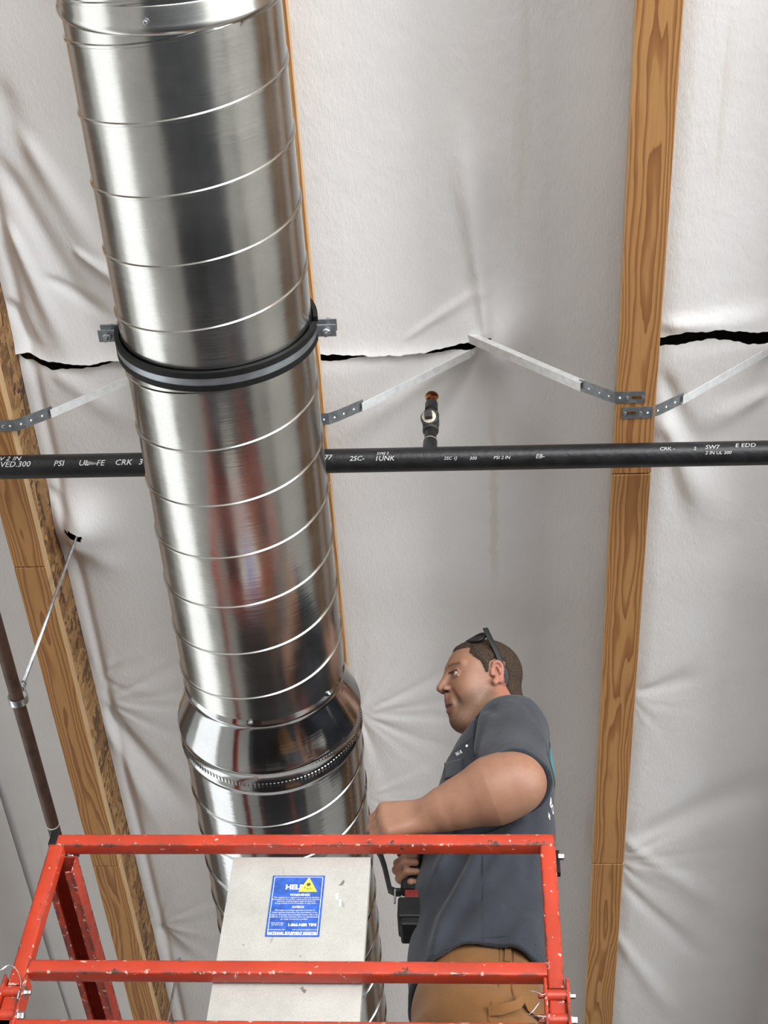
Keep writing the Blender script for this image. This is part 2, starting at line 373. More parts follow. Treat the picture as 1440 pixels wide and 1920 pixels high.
# ------------------------------------------------------------------ insulation facing between the joists
def ss(a, b, x): t = np.clip((x-a)/(b-a), 0, 1); return t*t*(3-2*t)
def ridge(X, Y, p, q, wd, amp, fade=.35):
    """a soft fold along the segment p-q"""
    p = np.array(p[:2]); q = np.array(q[:2]); d = q-p; L = np.linalg.norm(d); d = d/L
    s = (X-p[0])*d[0]+(Y-p[1])*d[1]; n = (X-p[0])*-d[1]+(Y-p[1])*d[0]
    e = ss(-fade*L*.3, L*.15, s)*(1-ss(L*.65, L*(1+fade), s))
    wl = wd*(.6+.8*np.clip(s/L, 0, 1.2))
    return amp*e*np.exp(-(n/wl)**2)
def star(X, Y, c, R, amp, k, ph=0.0, dirn=None):
    dx, dy = X-c[0], Y-c[1]; r = np.hypot(dx, dy)+1e-6; th = np.arctan2(dy, dx)
    wv = np.sin(k*th+ph)+.55*np.sin(1.7*k*th+2.1+ph)+.35*np.sin(2.6*k*th+.4)
    return .36*amp*wv*np.exp(-r/(1.25*R))*ss(.0, .10, r)
def lowf(X, Y, s):
    r = np.random.RandomState(s); o = 0
    for i in range(14):
        f = 2**r.uniform(.5, 3.4); a = r.uniform(0, math.pi); ph = r.uniform(0, 6.3)
        o = o+np.sin(f*(math.cos(a)*X*1.3+math.sin(a)*Y)+ph)/f
    return o
def grid_np(nx, ny, k0=0):
    i, j = np.meshgrid(np.arange(nx-1), np.arange(ny-1), indexing='ij')
    a = (i*ny+j).ravel()+k0
    return np.stack([a, a+ny, a+ny+1, a+1], 1)
def sheet(name, x0, x1, hfun, tear, label, fine=True, ya=.55, yb=5.6):
    """tear: function X -> (Y of the slit, width of the slit) or None"""
    nx = 180 if fine else 24
    xs = np.linspace(x0, x1, nx)
    V = []; F = []; k = 0
    def part(lo, hi, dens):
        nonlocal k
        ny = dens; t = np.linspace(0, 1, ny)
        Y = lo[:, None]*(1-t)[None]+hi[:, None]*t[None]; X = np.repeat(xs[:, None], ny, 1)
        V.append(np.stack([X, Y, hfun(X, Y)], 2).reshape(-1, 3)); F.append(grid_np(nx, ny, k)); k += nx*ny
    c = lambda y: np.full(nx, y)
    if tear is None:
        part(c(YB), c(ya), 40); part(c(ya), c(yb), 460 if fine else 60); part(c(yb), c(YF), 40)
    else:
        ty, tw = tear(xs)
        part(c(YB), c(ya), 40); part(c(ya), ty-tw/2, 170); part(ty+tw/2, c(yb), 360); part(c(yb), c(YF), 40)
    V = np.concatenate(V); F = np.concatenate(F)
    o = mk(name, V, F, M['fabric'], smooth=True)
    bm = bmesh.new(); bm.from_mesh(o.data); bmesh.ops.remove_doubles(bm, verts=bm.verts, dist=2e-4); bm.to_mesh(o.data); bm.free()
    return tag(o, label, 'insulation', 'white insulation facing between the joists')
TY = float(W(915, 647, Y=1.86)[1])
def jag(x, s):
    r = np.random.RandomState(s); o = 0*x
    for f in (9, 23, 51, 97, 170, 300): o = o+np.sin(f*x+r.uniform(0, 6.3))*(.045/f**.62)
    return o
def interp_px(pts, z):
    q = np.array([W(u, v, Z=z) for u, v in pts]); return lambda x: np.interp(x, q[:, 0], q[:, 1])
fC = interp_px([(600, 656), (650, 658), (700, 663), (760, 668), (815, 667), (870, 661), (916, 645)], 3.283)
def tearC(x):
    w = np.where(x < .035, .020+.010*np.sin(14*x+1), 0)*ss(.04, -.02, x)+0*x
    return fC(x)+jag(x, 3)*.35*ss(.06, 0, x), np.clip(w+jag(x, 5)*.35*(w > 0), 0, .1)
fD = interp_px([(1236, 641), (1290, 634), (1330, 631), (1380, 636), (1440, 642)], 3.283)
def tearD(x): 
    return fD(x)+jag(x, 9)*.4*ss(.39, .5, x), .004+.028*ss(.42, .5, x)+np.abs(jag(x, 12))*.7
fB = interp_px([(22, 657), (95, 681), (165, 690), (240, 690)], 3.27)
def tearB(x):
    w = .030*ss(-1.25, -1.20, x)*(1-.45*ss(-1.1, -.9, x))
    return fB(x)+jag(x, 21)*.35, np.clip(w+jag(x, 22)*.4, .002, .1)
def hC(X, Y):
    t = (X+.418)/.796
    z = 3.245+.085*ss(0, .55, t)+.012*ss(.5, .8, t)-.035*ss(.75, 1.0, t)+.006*lowf(X, Y, 1)
    z = z-.030*np.exp(-((X-.03)/.10)**2-((Y-1.87)/.10)**2)
    z = z+ridge(X, Y, W(914, 640, Z=3.28), W(868, 300, Z=3.3), .024, -.020)+ridge(X, Y, W(935, 640, Z=3.28), W(915, 380, Z=3.3), .05, .012)
    z = z+star(X, Y, W(672, 1338, Z=3.25), .20, .0085, 11)+star(X, Y, (-.40, 3.55), .12, .005, 9, 1.0)
    z = z+ridge(X, Y, W(905, 662, Z=3.28), W(660, 800, Z=3.27), .03, -.010)+ridge(X, Y, W(900, 670, Z=3.28), W(820, 830, Z=3.27), .022, .008)
    z = z+ridge(X, Y, W(935, 665, Z=3.28), W(990, 860, Z=3.3), .05, -.012)
    z = z+ridge(X, Y, W(760, 640, Z=3.28), W(890, 560, Z=3.3), .012, -.005)
    ty, tw = tearC(X); d = Y-ty; z = z+np.where(tw > 0, .014*np.exp(-np.abs(d)/.02)*np.sign(d)*ss(.05, -.05, X), 0)
    return np.minimum(z, ZD-.05)
def hB(X, Y):
    t = (X+1.229)/.798
    z = 3.262+.06*ss(0, .6, t)-.03*ss(.75, 1, t)+.006*lowf(X, Y, 2)
    z = z+.010*np.exp(-((X+1.195)/.014)**2)+.012*ss(.0, .02, t)*0
    for a, b, w_, am in (((0, 300), (190, 640), .030, .016), ((20, 420), (120, 640), .020, -.014), ((40, 250), (230, 560), .030, -.012),
                         ((140, 470), (240, 545), .014, -.012), ((20, 560), (75, 660), .018, .014), ((0, 150), (60, 380), .035, .010),
                         ((90, 520), (200, 600), .016, .009), ((100, 690), (240, 790), .03, -.008)):
        z = z+ridge(X, Y, W(*a, Z=3.28), W(*b, Z=3.28), w_, am)
    z = z+star(X, Y, W(193, 1312, Z=3.26), .16, .007, 10)+star(X, Y, W(178, 1262, Z=3.26), .10, .006, 7, 2.0)
    z = z+ridge(X, Y, W(200, 1330, Z=3.26), W(330, 1500, Z=3.28), .028, .018)+ridge(X, Y, W(205, 1370, Z=3.26), W(290, 1530, Z=3.28), .022, -.010)
    z = z+star(X, Y, W(297, 1735, Z=3.26), .14, .006, 9, .5)+ridge(X, Y, W(300, 1740, Z=3.26), W(345, 1800, Z=3.27), .03, .012)
    z = z+ridge(X, Y, W(135, 990, Z=3.27), W(210, 1060, Z=3.28), .03, -.010)+ridge(X, Y, W(95, 910, Z=3.27), W(170, 990, Z=3.28), .02, .008)
    ty, tw = tearB(X); d = Y-ty; z = z+.016*np.exp(-np.abs(d)/.03)*np.sign(d)
    return z
ROD = W(33, 1312, X=-1.155); ROD_TOP = W(139, 990, X=-1.155)   # where the first hanger rod comes through the facing
hB0 = hB; _dz = float(ROD_TOP[2]-hB0(np.array([[-1.155]]), np.array([[ROD[1]]]))[0, 0])
def hB(X, Y): return hB0(X, Y)+_dz*np.exp(-((X+1.155)/.07)**2-((Y-ROD[1])/.09)**2)
def hD(X, Y):
    t = (X-.40)/.80
    z = 3.30-.02*ss(0, .15, t)+.05*ss(.1, .6, t)-.03*ss(.8, 1, t)+.007*lowf(X, Y, 3)
    for a, b, w_, am in (((1236, 775), (1330, 960), .05, -.018), ((1245, 700), (1300, 860), .03, .012), ((1240, 800), (1280, 960), .025, .008), ((1440, 740), (1330, 790), .03, -.012),
                         ((1170, 1650), (1310, 1800), .026, .007), ((1150, 1740), (1260, 1900), .03, -.008), ((1165, 1560), (1330, 1700), .03, -.006), ((1195, 1290), (1300, 1270), .03, .008),
                         ((1240, 600), (1440, 600), .03, -.012), ((1190, 1560), (1440, 1480), .06, .010)):
        z = z+ridge(X, Y, W(*a, Z=3.3), W(*b, Z=3.3), w_, am)
    z = z+star(X, Y, (.435, 3.9), .2, .006, 9)+star(X, Y, W(1180, 1300, Z=3.3), .12, .004, 8)
    ty, tw = tearD(X); d = Y-ty; z = z+.012*np.exp(-np.abs(d)/.03)*np.sign(d)
    return z
def hA(X, Y): return 3.275+.03*ss(-2.04, -1.7, X)-.01*ss(-1.5, -1.25, X)+.005*lowf(X, Y, 4)
def hA2(X, Y): return 3.262+.03*ss(-2.04, -1.8, X)+.004*lowf(X, Y, 6)
sheet('insulation_facing', -.425, .381, hC, tearC, 'white woven insulation facing torn above the sprinkler, between duct and strapped joist')
shB = sheet('insulation_facing', -1.229, -.439, hB, tearB, 'creased white insulation facing behind the duct, left of it, torn beside the hanger clamp')
rx_, ry_ = -1.172, ROD[1]; o_ = ORG[shB.name]
bm = bmesh.new(); bm.from_mesh(shB.data)
kill = [f for f in bm.faces if ((f.calc_center_median().x+o_[0]-rx_-.006)/.030)**2+((f.calc_center_median().y+o_[1]-ry_-.25*(f.calc_center_median().x+o_[0]-rx_))/.011)**2 < 1]
bmesh.ops.delete(bm, geom=kill, context='FACES'); bm.to_mesh(shB.data); bm.free()
sheet('insulation_facing', .394, 1.19, hD, tearD, 'white insulation facing right of the strapped joist with a long black tear')
sheet('insulation_facing', -1.68, -1.243, hA, None, 'white insulation facing left of the left joist, above the copper-brown pipe')
sheet('insulation_facing', -2.04, -1.665, hA2, None, 'white insulation facing in the bottom left corner, beyond the dark seam', fine=False)
for k in (2, 3):
    x = -.425+SP*k+.007
    o_ = sheet('ceiling_facing', x, x+SP-.014, lambda X, Y: 3.29+.005*lowf(X, Y, 8), None, None, fine=False)
    for q_ in ('label', 'category', 'group'):
        if q_ in o_: del o_[q_]
    o_['kind'] = 'structure'

# ------------------------------------------------------------------ metal bridging straps
def strap(cx, sgn, Y, label):
    """flat end nailed under the joist at cx, arm rising towards +X (sgn 1) or -X (sgn -1)"""
    t = empty('bridging_strap', (cx, Y, JB-.02), label, 'brace', 'metal bridging straps between the joists')
    pts = [(-.022, JB-.002), (.02, JB-.002), (.052, JB-.001), (.075, JB+.014), (.105, JB+.038), (.135, JB+.062)]
    hw = .0165; n = 3
    path = [(cx+sgn*a, Y, z) for a, z in pts]
    MB().sweep(path, [(-hw, -.0008), (hw, -.0008), (hw, .0008), (-hw, .0008)], up=(0, 0, 1)).mk('flat_end', M['strap_flat'], t)
    a0, z0 = .128, JB+.056; a1, z1 = .372, JB+.283; k = 1.55
    a1, z1 = a0+(a1-a0)*k, z0+(z1-z0)*k
    prof = [(-hw*.8, .006), (-hw*.7, .006), (0, -.007), (hw*.7, .006), (hw*.8, .006), (hw*.8, .0075), (0, -.005), (-hw*.8, .0075)]
    prof = [(-.012, .010), (-.012, -.008), (.012, -.008), (.012, -.0065), (-.0105, -.0065), (-.0105, .010)]
    MB().sweep([(cx+sgn*a0, Y, z0), (cx+sgn*(a0+.02), Y, z0+.0186), (cx+sgn*a1, Y, z1)], prof).mk('arm', M['strap_steel'], t)
    m = MB().box(cx-.010, cx+.012, Y-.004, Y+.004, JB-.0034, JB-.0026); m.mk('slot', M['brass'], t)
    for q in (-.016, .022):
        MB().lathe((cx+sgn*q, Y+.001, JB-.0025), (0, 0, -1), [(0, .0045), (.0015, .004), (.0022, .002)], 10).mk('nail', M['zinc'], t)
    for a, z in ((.040, JB-.003), (.066, JB+.006), (.088, JB+.0225), (.112, JB+.0425)):
        d = np.array((sgn*.8, 0, .6)) if a > .05 else np.array((1, 0, 0)); nn = np.cross(d, (0, 1, 0)); nn = nn*(-1 if nn[2] > 0 else 1)
        MB().lathe((cx+sgn*a, Y, z-.0005), nn, [(0, .0028), (.0008, .0028)], 10).mk('punched_hole', M['label_paper'], t)
strap(JC['j2'], -1, 1.857, 'bent metal strap rising left from the right joist to the torn facing')
strap(JC['j2']-.01, 1, 1.902, 'bent metal strap rising right from the right joist to the right edge')
strap(JC['j1']+.005, 1, 1.902, 'bent metal strap rising from behind the duct towards the sprinkler tear')
strap(JC['j0']+.005, 1, 1.902, 'bent metal strap at left edge rising towards the duct clamp')

# ------------------------------------------------------------------ black sprinkler pipe, branch outlet and sprinkler
PZ = 2.905; PY = float(W(720, 862.5, Z=PZ)[1]); PR = .0302
bp = empty('sprinkler_pipe', (0, PY, PZ), 'black steel sprinkler pipe with white stencilled print crossing under the joists', 'pipe')
MB().tube([(XL, PY, PZ), (XR, PY, PZ)], PR, 40).mk('pipe_run', M['black_steel'], bp, smooth=True, sharp=40)
def pipe_text(s, u, v, size, shear=.25, mat='white_paint', bold=0.0):
    V, F = text_geo(s, size, 'LEFT', bold)
    if not len(V): return
    c = W(u, v, Z=PZ-.02)
    # angle on the pipe of the given picture row
    best = min(np.linspace(0, 2*math.pi, 720), key=lambda a: (abs(proj(c[0], PY-PR*math.cos(a), PZ-PR*math.sin(a))[1]-v)+(0 if vis(a) else 1e4)))
    x0 = W(u, v, Y=PY-PR*math.cos(best))[0]
    out = []
    for x, y, z in V:
        a = best-y/PR; r = PR+.0011
        out.append((x0+x*1.12+shear*y, PY-r*math.cos(a), PZ-r*math.sin(a)))
    mk('stencil_print', out, F, M[mat], bp)
def proj(x, y, z):
    c = x*AX_X+y*AX_Y+z*AX_Z; return 720+FPX*c[0]/c[2], 960+FPX*c[1]/c[2]
def vis(a): return (-math.cos(a))*(-PY)+(-math.sin(a))*(-PZ) > PR
for s, u, v, z in (('V 2 IN', -3, 864, .0185), ('OVED.300', -14, 876, .0195), ('PSI', 100, 874, .0195), ('UL', 147, 873, .0195), ('FE', 180, 873, .0195), ('CRK', 215, 872, .0195), ('3', 259, 871, .0195), ('77', 607, 862, .0170),
                   ('2SC-', 655, 864, .0165), ('1UNK', 702, 864, .0165), ('SWJ 2', 706, 853, .0105), ('2SC 1J', 832, 862, .0105), ('300', 880, 862, .0105), ('PSI 2 IN', 925, 861, .0110), ('EB-', 1004, 859, .0140), ('CRK -', 1236, 845, .0130), ('2', 1300, 844, .0120), ('SW7', 1322, 842, .0150), ('E EDD', 1378, 839, .0160),
                   ('2 IN UL 300', 1322, 852, .0110)): pipe_text(s, u, v, z)
sm = []                                                    # scraped spot on the pipe
ux = float(W(165, 880, Y=PY-.02)[0])
for j in range(18):
    a = 2*math.pi*j/18; rr = 1+.25*math.sin(3*a+1)+.12*math.sin(7*a); sm.append((ux+.017*rr*math.cos(a), .0045*rr*math.sin(a)))
mk('scuff', [(x, PY-(PR+.0004)*math.cos(.80+y/PR), PZ-(PR+.0004)*math.sin(.80+y/PR)) for x, y in sm], [tuple(range(18))], M['scuffed_metal'], bp)
# welded outlet and upright sprinkler
ox = float(W(806, 850, Y=PY)[0]); 
ol = empty('sprinkler_riser', (ox, PY, PZ+PR), 'upright fire sprinkler on a short black riser above the pipe', 'sprinkler')
MB().lathe((ox, PY, PZ+.018), (0, 0, 1), [(0, .0215), (.012, .0205), (.014, .0185), (.058, .0178), (.060, .0165)], 32).mk('welded_outlet', M['black_steel'], ol, smooth=True, sharp=40)
MB().lathe((ox, PY, PZ+.072), (0, 0, 1), [(0, .0165), (.003, .0172), (.007, .0172), (.009, .0155)], 28).mk('thread_seal', M['thread_tape'], ol, smooth=True, sharp=50)
m = MB(); m.tube([(ox-.015, PY-.002, PZ+.078), (ox-.020, PY-.006, PZ+.076), (ox-.021, PY-.004, PZ+.072)], .0012, 6); m.mk('loose_thread', M['thread_tape'], ol)
MB().lathe((ox, PY, PZ+.076), (0, 0, 1), [(0, .0152), (.070, .0152)], 28).mk('nipple', M['black_steel'], ol, smooth=True, sharp=40)
tz = PZ+.165
m = MB(); m.lathe((ox, PY, tz-.040), (0, 0, 1), [(0, .0170), (.003, .0205), (.012, .0205), (.014, .0185), (.030, .0215), (.050, .0215), (.066, .0185), (.068, .0205), (.077, .0205), (.080, .0170)], 32)
m.mk('tee_body', M['cast_iron'], ol, smooth=True, sharp=35)
d = np.array((-.10, -.86, -.50)); d /= np.linalg.norm(d)
MB().lathe((ox, PY, tz), d, [(0, .0195), (.020, .0195), (.022, .0222), (.032, .0222), (.034, .0205)], 32).mk('tee_branch', M['cast_iron'], ol, smooth=True, sharp=35)
MB().lathe(np.array((ox, PY, tz))+d*.0335, d, [(0, .0178), (.004, .0178), (.006, .0150)], 28).mk('thread_seal', M['thread_tape'], ol, smooth=True, sharp=50)
m = MB(); c = np.array((ox, PY, tz))+d*.046; a = np.cross(d, (0, 0, 1)); b = np.cross(a, d); m.obox(c, (a, b, d), (.0095, .0095, .0085)); m.mk('square_plug', M['cast_iron'], ol, bevel=.0015)
MB().lathe((ox, PY, tz+.038), (0, 0, 1), [(0, .0135), (.020, .0135), (.022, .0168), (.052, .0168), (.056, .0145)], 28).mk('reducer_bushing', M['black_steel'], ol, smooth=True, sharp=40)
sz = tz+.092
MB().lathe((ox, PY, sz), (0, 0, 1), [(0, .0125), (.006, .0125), (.010, .010), (.014, .0095)], 6).mk('sprinkler_base', M['brass'], ol)
m = MB()
for s in (-1, 1): m.tube([(ox+s*.008, PY, sz+.012), (ox+s*.0125, PY, sz+.022), (ox+s*.009, PY, sz+.034), (ox, PY, sz+.040)], .0022, 8)
m.mk('frame_arms', M['brass'], ol, smooth=True)
MB().lathe((ox, PY, sz+.012), (0, 0, 1), [(0, .003), (.024, .003)], 10).mk('glass_bulb', M['red_plastic'], ol)
m = MB(); n = 48; V = [(ox, PY, sz+.043)]+[(ox+r*math.cos(2*math.pi*j/n), PY+r*math.sin(2*math.pi*j/n), sz+.040-.004*(r > .016)) for j, r in ((j, .0185 if j % 3 else .0155) for j in range(n))]
V += [(x, y, z-.0012) for x, y, z in V]; F = [(0, 1+j, 1+(j+1) % n) for j in range(n)]+[(n+1, n+2+(j+1) % n, n+2+j) for j in range(n)]+[(1+j, n+2+j, n+2+(j+1) % n, 1+(j+1) % n) for j in range(n)]
m.add(V, F).mk('deflector', M['brass'], ol)

# ------------------------------------------------------------------ copper-brown pipe with swivel-ring hangers
cp = W(33, 1312, X=-1.155); CX, CZ_ = float(cp[0]), float(cp[2])
cpp = empty('brown_pipe', (CX, 3, CZ_), 'slim copper-brown pipe hanging along the left joist', 'pipe')
yb_ = float(W(97, 1552, X=CX)[1])
MB().tube([(CX, YB, CZ_), (CX, YF, CZ_)], .0163, 28).mk('pipe_run', M['rust_pipe'], cpp, smooth=True, sharp=40)
MB().lathe((CX, yb_, CZ_), (0, 1, 0), [(0, .0168), (.0035, .0168)], 28).mk('paint_ring', M['label_paper'], cpp, smooth=True, sharp=40)
def ring_hanger(Y, label):
    t = empty('pipe_hanger', (CX, Y, CZ_+.02), label, 'hanger', 'ring hangers of the copper-brown pipe')
    n = 40; R = .0225; hw = .0105; zc = CZ_+.005
    prof = [(-hw, 0), (hw, 0), (hw, .0018), (-hw, .0018)]
    path = [(CX+R*math.sin(a)*(1 if math.cos(a) < .2 else max(.35, 1-.55*(math.cos(a)-.2))), Y, zc+R*-(-math.cos(a))*(1.0 if math.cos(a) < 0 else 1.75)) for a in np.linspace(0.10, 2*math.pi-.10, n)]
    V = []; F = []
    for i, p_ in enumerate(path):
        c = np.array((CX, Y, zc)); q = np.array(p_)-c; q = q/np.linalg.norm(q)
        V += [np.array(p_)+np.array((0, o_, 0))+q*h_ for o_, h_ in prof]
    for i in range(n-1):
        for j in range(4): F.append((i*4+j, i*4+(j+1) % 4, (i+1)*4+(j+1) % 4, (i+1)*4+j))
    mk('ring', V, F, M['zinc'], t)
    zt = zc+R*1.75
    MB().hexbolt((CX, Y, zt-.006), (0, 0, 1), .0095, .012).mk('nut', M['zinc'], t)
    MB().hexbolt((CX, Y, zt+.012), (0, 0, 1), .0085, .008).mk('lock_nut', M['zinc'], t)
    MB().tube([(CX, Y, zt-.004), (CX, Y, ZD-.02)], .0048, 12).mk('rod', M['zinc'], t, smooth=True)
ring_hanger(float(cp[1]), 'zinc ring hanger with long rod gripping the copper-brown pipe by the left joist')
ring_hanger(4.46, 'zinc ring hanger whose rod shows below the left guardrail')

# ------------------------------------------------------------------ spiral duct
DX, DZ = -.4845, 2.322
R1, R2 = .178, .2035
PITCH = .1245
def spiral(R, y0, y1, phase, pitch=PITCH, N=160, ridge_h=.0028):
    pr = [(0, 0), (.0105, .0), (.0112, .0012), (.0122, ridge_h), (.0164, ridge_h*1.05), (.0174, .0012), (.0182, .0), (.03, .0), (.25*pitch, .0), (.5*pitch, .0), (.75*pitch, .0)]
    n = len(pr); k0 = math.floor((y0-phase)/pitch)-2; k1 = math.ceil((y1-phase)/pitch)+2
    turns = k1-k0; T = turns*N+1
    th = np.arange(T)/N*2*math.pi
    V = np.zeros((T+0, n+1, 3))
    prof = pr+[(pitch, 0)]
    for q, (dy, dr) in enumerate(prof):
        yy = phase+k0*pitch+pitch*th/(2*math.pi)+dy; r = np.where((yy < y0) | (yy > y1), R, R+dr)
        yy = np.clip(yy, y0, y1)
        V[:, q, 0] = DX+r*np.cos(th-math.pi/2)*-1; V[:, q, 1] = yy; V[:, q, 2] = DZ+r*np.sin(th-math.pi/2)
    i, j = np.meshgrid(np.arange(T-1), np.arange(n), indexing='ij'); a = (i*(n+1)+j).ravel()
    F = np.stack([a, a+1, a+n+2, a+n+1], 1); Vf = V.reshape(-1, 3)
    ok = (Vf[F][:, :, 1].max(1)-Vf[F][:, :, 1].min(1)) > 1e-6
    return Vf, F[ok]
def weld(o, d=1e-4):
    bm = bmesh.new(); bm.from_mesh(o.data); bmesh.ops.remove_doubles(bm, verts=bm.verts, dist=d)
    bmesh.ops.delete(bm, geom=[v for v in bm.verts if not v.link_faces], context='VERTS'); bm.to_mesh(o.data); bm.free()
yc = .660                                                  # joint between the two upper lengths
ye = 2.110                                                 # end of the narrow length
duct = empty('spiral_duct', (DX, 1.4, DZ-R1), 'round galvanised spiral duct with reducer, crossing above the red lift basket', 'duct')
def helix_y(u, v):                                         # Y of a seam seen at the lowest line of the duct
    return float(W(u, v, Z=DZ-R1)[1])
V, F = spiral(R1, YB+.3, yc-.006, .35); o = mk('narrow_duct_section', V, F, M['galvanised'], duct, smooth=True, sharp=50); weld(o)
PH = helix_y(318, 240)-.024
V, F = spiral(R1, yc+.004, ye, PH); o = mk('narrow_duct_section', V, F, M['galvanised'], duct, smooth=True, sharp=50); weld(o)
# joint collar with a rolled bead, slightly wider
MB().lathe((DX, yc-.038, DZ), (0, 1, 0), [(0, R1+.0005), (.002, R1+.0022), (.026, R1+.0022), (.030, R1+.0050), (.036, R1+.0062), (.042, R1+.0046), (.045, R1+.0012)], 128, cap=False).mk('joint_collar', M['galvanised'], duct, smooth=True, sharp=45)
# reducer
rp = [(ye-.03, R1-.003), (ye+.008, R1-.0025), (ye+.012, R1+.0015), (ye+.020, R1+.0015), (ye+.024, R1-.0005), (ye+.034, R1), (2.235, R2+.001), (2.239, R2+.0042), (2.244, R2+.0042), (2.248, R2+.0008), (2.288, R2+.0002), (2.293, R2+.0048), (2.300, R2+.0052), (2.306, R2+.001), (2.325, R2-.002)]
MB().lathe((DX, 0, DZ), (0, 1, 0), rp, 160, cap=False).mk('reducer', M['galvanised_bright'], duct, smooth=True, sharp=60)
m = MB()
for k in range(150):
    a = 2*math.pi*k/150; r = R2+.0008; c = (DX+r*math.cos(a), 2.281, DZ+r*math.sin(a))
    m.obox(c, ((-math.sin(a), 0, math.cos(a)), (0, 1, 0), (math.cos(a), 0, math.sin(a))), (.0020, .0055, .0012))
tag(m.mk('crimp_marks', M['galvanised'], duct), kind='stuff')
V, F = spiral(R2, 2.312, YF-.3, helix_y(470, 1515)+.02, PITCH*1.02); o = mk('wide_duct_section', V, F, M['galvanised_bright'], duct, smooth=True, sharp=50); weld(o)
def duct_screw(u, v, R):
    best = None
    for a in np.linspace(-1.3, 1.3, 200):
        for y in np.linspace(.5, 2.4, 381):
            q = proj(DX+R*math.sin(a), y, DZ-R*math.cos(a)); e = abs(q[0]-u)+abs(q[1]-v)
            if best is None or e < best[0]: best = (e, a, y)
    _, a, y = best; d = np.array((math.sin(a), 0, -math.cos(a))); c = np.array((DX, y, DZ))+d*R
    m = MB().lathe(c, d, [(0, .0062), (.0012, .0062), (.0013, .0042)], 14); m.lathe(c, d, [(.001, .0040), (.0045, .0038), (.005, .003)], 6)
    m.mk('screw', M['zinc'], duct)
duct_screw(273, 42, R1+.0022); duct_screw(469, 1354, R1+.0005); duct_screw(617, 1301, R1+.0005)
# paper label near the top
q = [W(456, -12, Y=.60), W(478, 8, Y=.60)]
best = min(((abs(proj(DX+R1*math.sin(a), y, DZ-R1*math.cos(a))[0]-467)+abs(proj(DX+R1*math.sin(a), y, DZ-R1*math.cos(a))[1]+4), a, y) for a in np.linspace(-1.3, 1.3, 150) for y in np.linspace(.4, .8, 100)))
a0, y0 = best[1:]; V = []; F = []
for i in range(6):
    a = a0+(i/5-.5)*.024/R1
    for yy in (y0-.02, y0+.008): V.append((DX+(R1+.0008)*math.sin(a), yy, DZ-(R1+.0008)*math.cos(a)))
for i in range(5): F.append((2*i, 2*i+2, 2*i+3, 2*i+1))
mk('paper_label', V, F, M['label_paper'], duct)

# duct hanger clamp (two half bands with rubber lining, bolted at the sides, rod on top)
cy = 1.272
cl = empty('duct_clamp', (DX, cy, DZ), 'two-part metal duct clamp with black rubber lining bolted at both sides', 'clamp')
def halfband(r0, r1, y0, y1, a0, a1, n=72):
    V = []; F = []
    for i in range(n+1):
        a = a0+(a1-a0)*i/n; c, s = math.cos(a), math.sin(a)
        V += [(DX+r*c, y, DZ+r*s) for r, y in ((r0, y0), (r1, y0), (r1, y1), (r0, y1))]
    for i in range(n):
        for j in range(4): F.append((i*4+j, i*4+4+j, i*4+4+(j+1) % 4, i*4+(j+1) % 4))
    F += [(0, 1, 2, 3), tuple(n*4+j for j in (3, 2, 1, 0))]
    return V, F
e = .05
for nm, lo, hi in (('lower', math.pi+e, 2*math.pi-e), ('upper', e, math.pi-e)):
    mk('rubber_lining', *halfband(R1+.0030, R1+.0075, cy-.0185, cy+.0185, lo, hi), M['black_rubber'], cl, smooth=True, sharp=40)
    for s in (-1, 1):
        mk('rubber_lip', *halfband(R1+.0030, R1+.0115, cy+s*.0130-.0058, cy+s*.0130+.0058, lo, hi), M['black_rubber'], cl, smooth=True, sharp=40)
    mk('half_band', *halfband(R1+.0074, R1+.0105, cy-.0080, cy+.0080, lo, hi), M['clamp_steel'], cl, smooth=True, sharp=40)
for s in (-1, 1):
    for zz in (-.0125, .0095):
        x0 = DX+s*(R1+.007); x1 = DX+s*(R1+.046)
        m = MB().box(min(x0, x1), max(x0, x1), cy-.0125, cy+.0125, DZ+zz, DZ+zz+.003); m.mk('ear', M['clamp_steel'], cl, bevel=.001)
    xb = DX+s*(R1+.028)
    MB().lathe((xb, cy, DZ-.030), (0, 0, 1), [(0, .0040), (.062, .0040)], 14).mk('bolt_shank', M['zinc'], cl, smooth=True, sharp=40)
    m = MB().hexbolt((xb, cy, DZ-.0125), (0, 0, -1), .0082, .0075); m.mk('nut', M['zinc'], cl)
    MB().hexbolt((xb, cy, DZ+.0125), (0, 0, 1), .0082, .006).mk('bolt_head', M['zinc'], cl)
MB().tube([(DX, cy, DZ+R1+.008), (DX, cy, ZD-.01)], .0048, 12).mk('threaded_rod', M['zinc'], cl, smooth=True)
MB().hexbolt((DX, cy, DZ+R1+.009), (0, 0, 1), .010, .014).mk('rod_nut', M['zinc'], cl)

# ------------------------------------------------------------------ red scissor lift with fold-down guardrail
YG = 2.064                                                 # front face of the guardrail
H = .014                                                   # half size of the rail tube
z_top = float(W(570, 1563, Y=YG)[2]); z_mid = float(W(540, 1800, Y=YG)[2]); z_low = float(W(300, 1911, Y=YG)[2])
gx0 = float(W(92, 1583, Y=YG)[0]); gx1 = float(W(1041, 1583, Y=YG)[0])
DECK = .80; YK = 3.86; YM = YG+H
lift = empty('scissor_lift', ((gx0+gx1)/2, 2.9, -CZ), 'red painted scissor lift with chipped guardrail and bare aluminium panel', 'lift')
def bar(name, p, q, w=H, h=H, r=.004, mat='red_paint', up=(0, 0, 1)):
    return MB().sweep([p, q], rectprof(w, h, r), up).mk(name, M[mat], lift, smooth=True, sharp=50)
bar('top_rail', (gx0, YM, z_top-H), (gx1, YM, z_top-H))
bar('mid_rail', (gx0+2*H, YM, z_mid-H), (gx1-2*H, YM, z_mid-H))
hz = float(W(1045, 1853, Y=YG)[2])
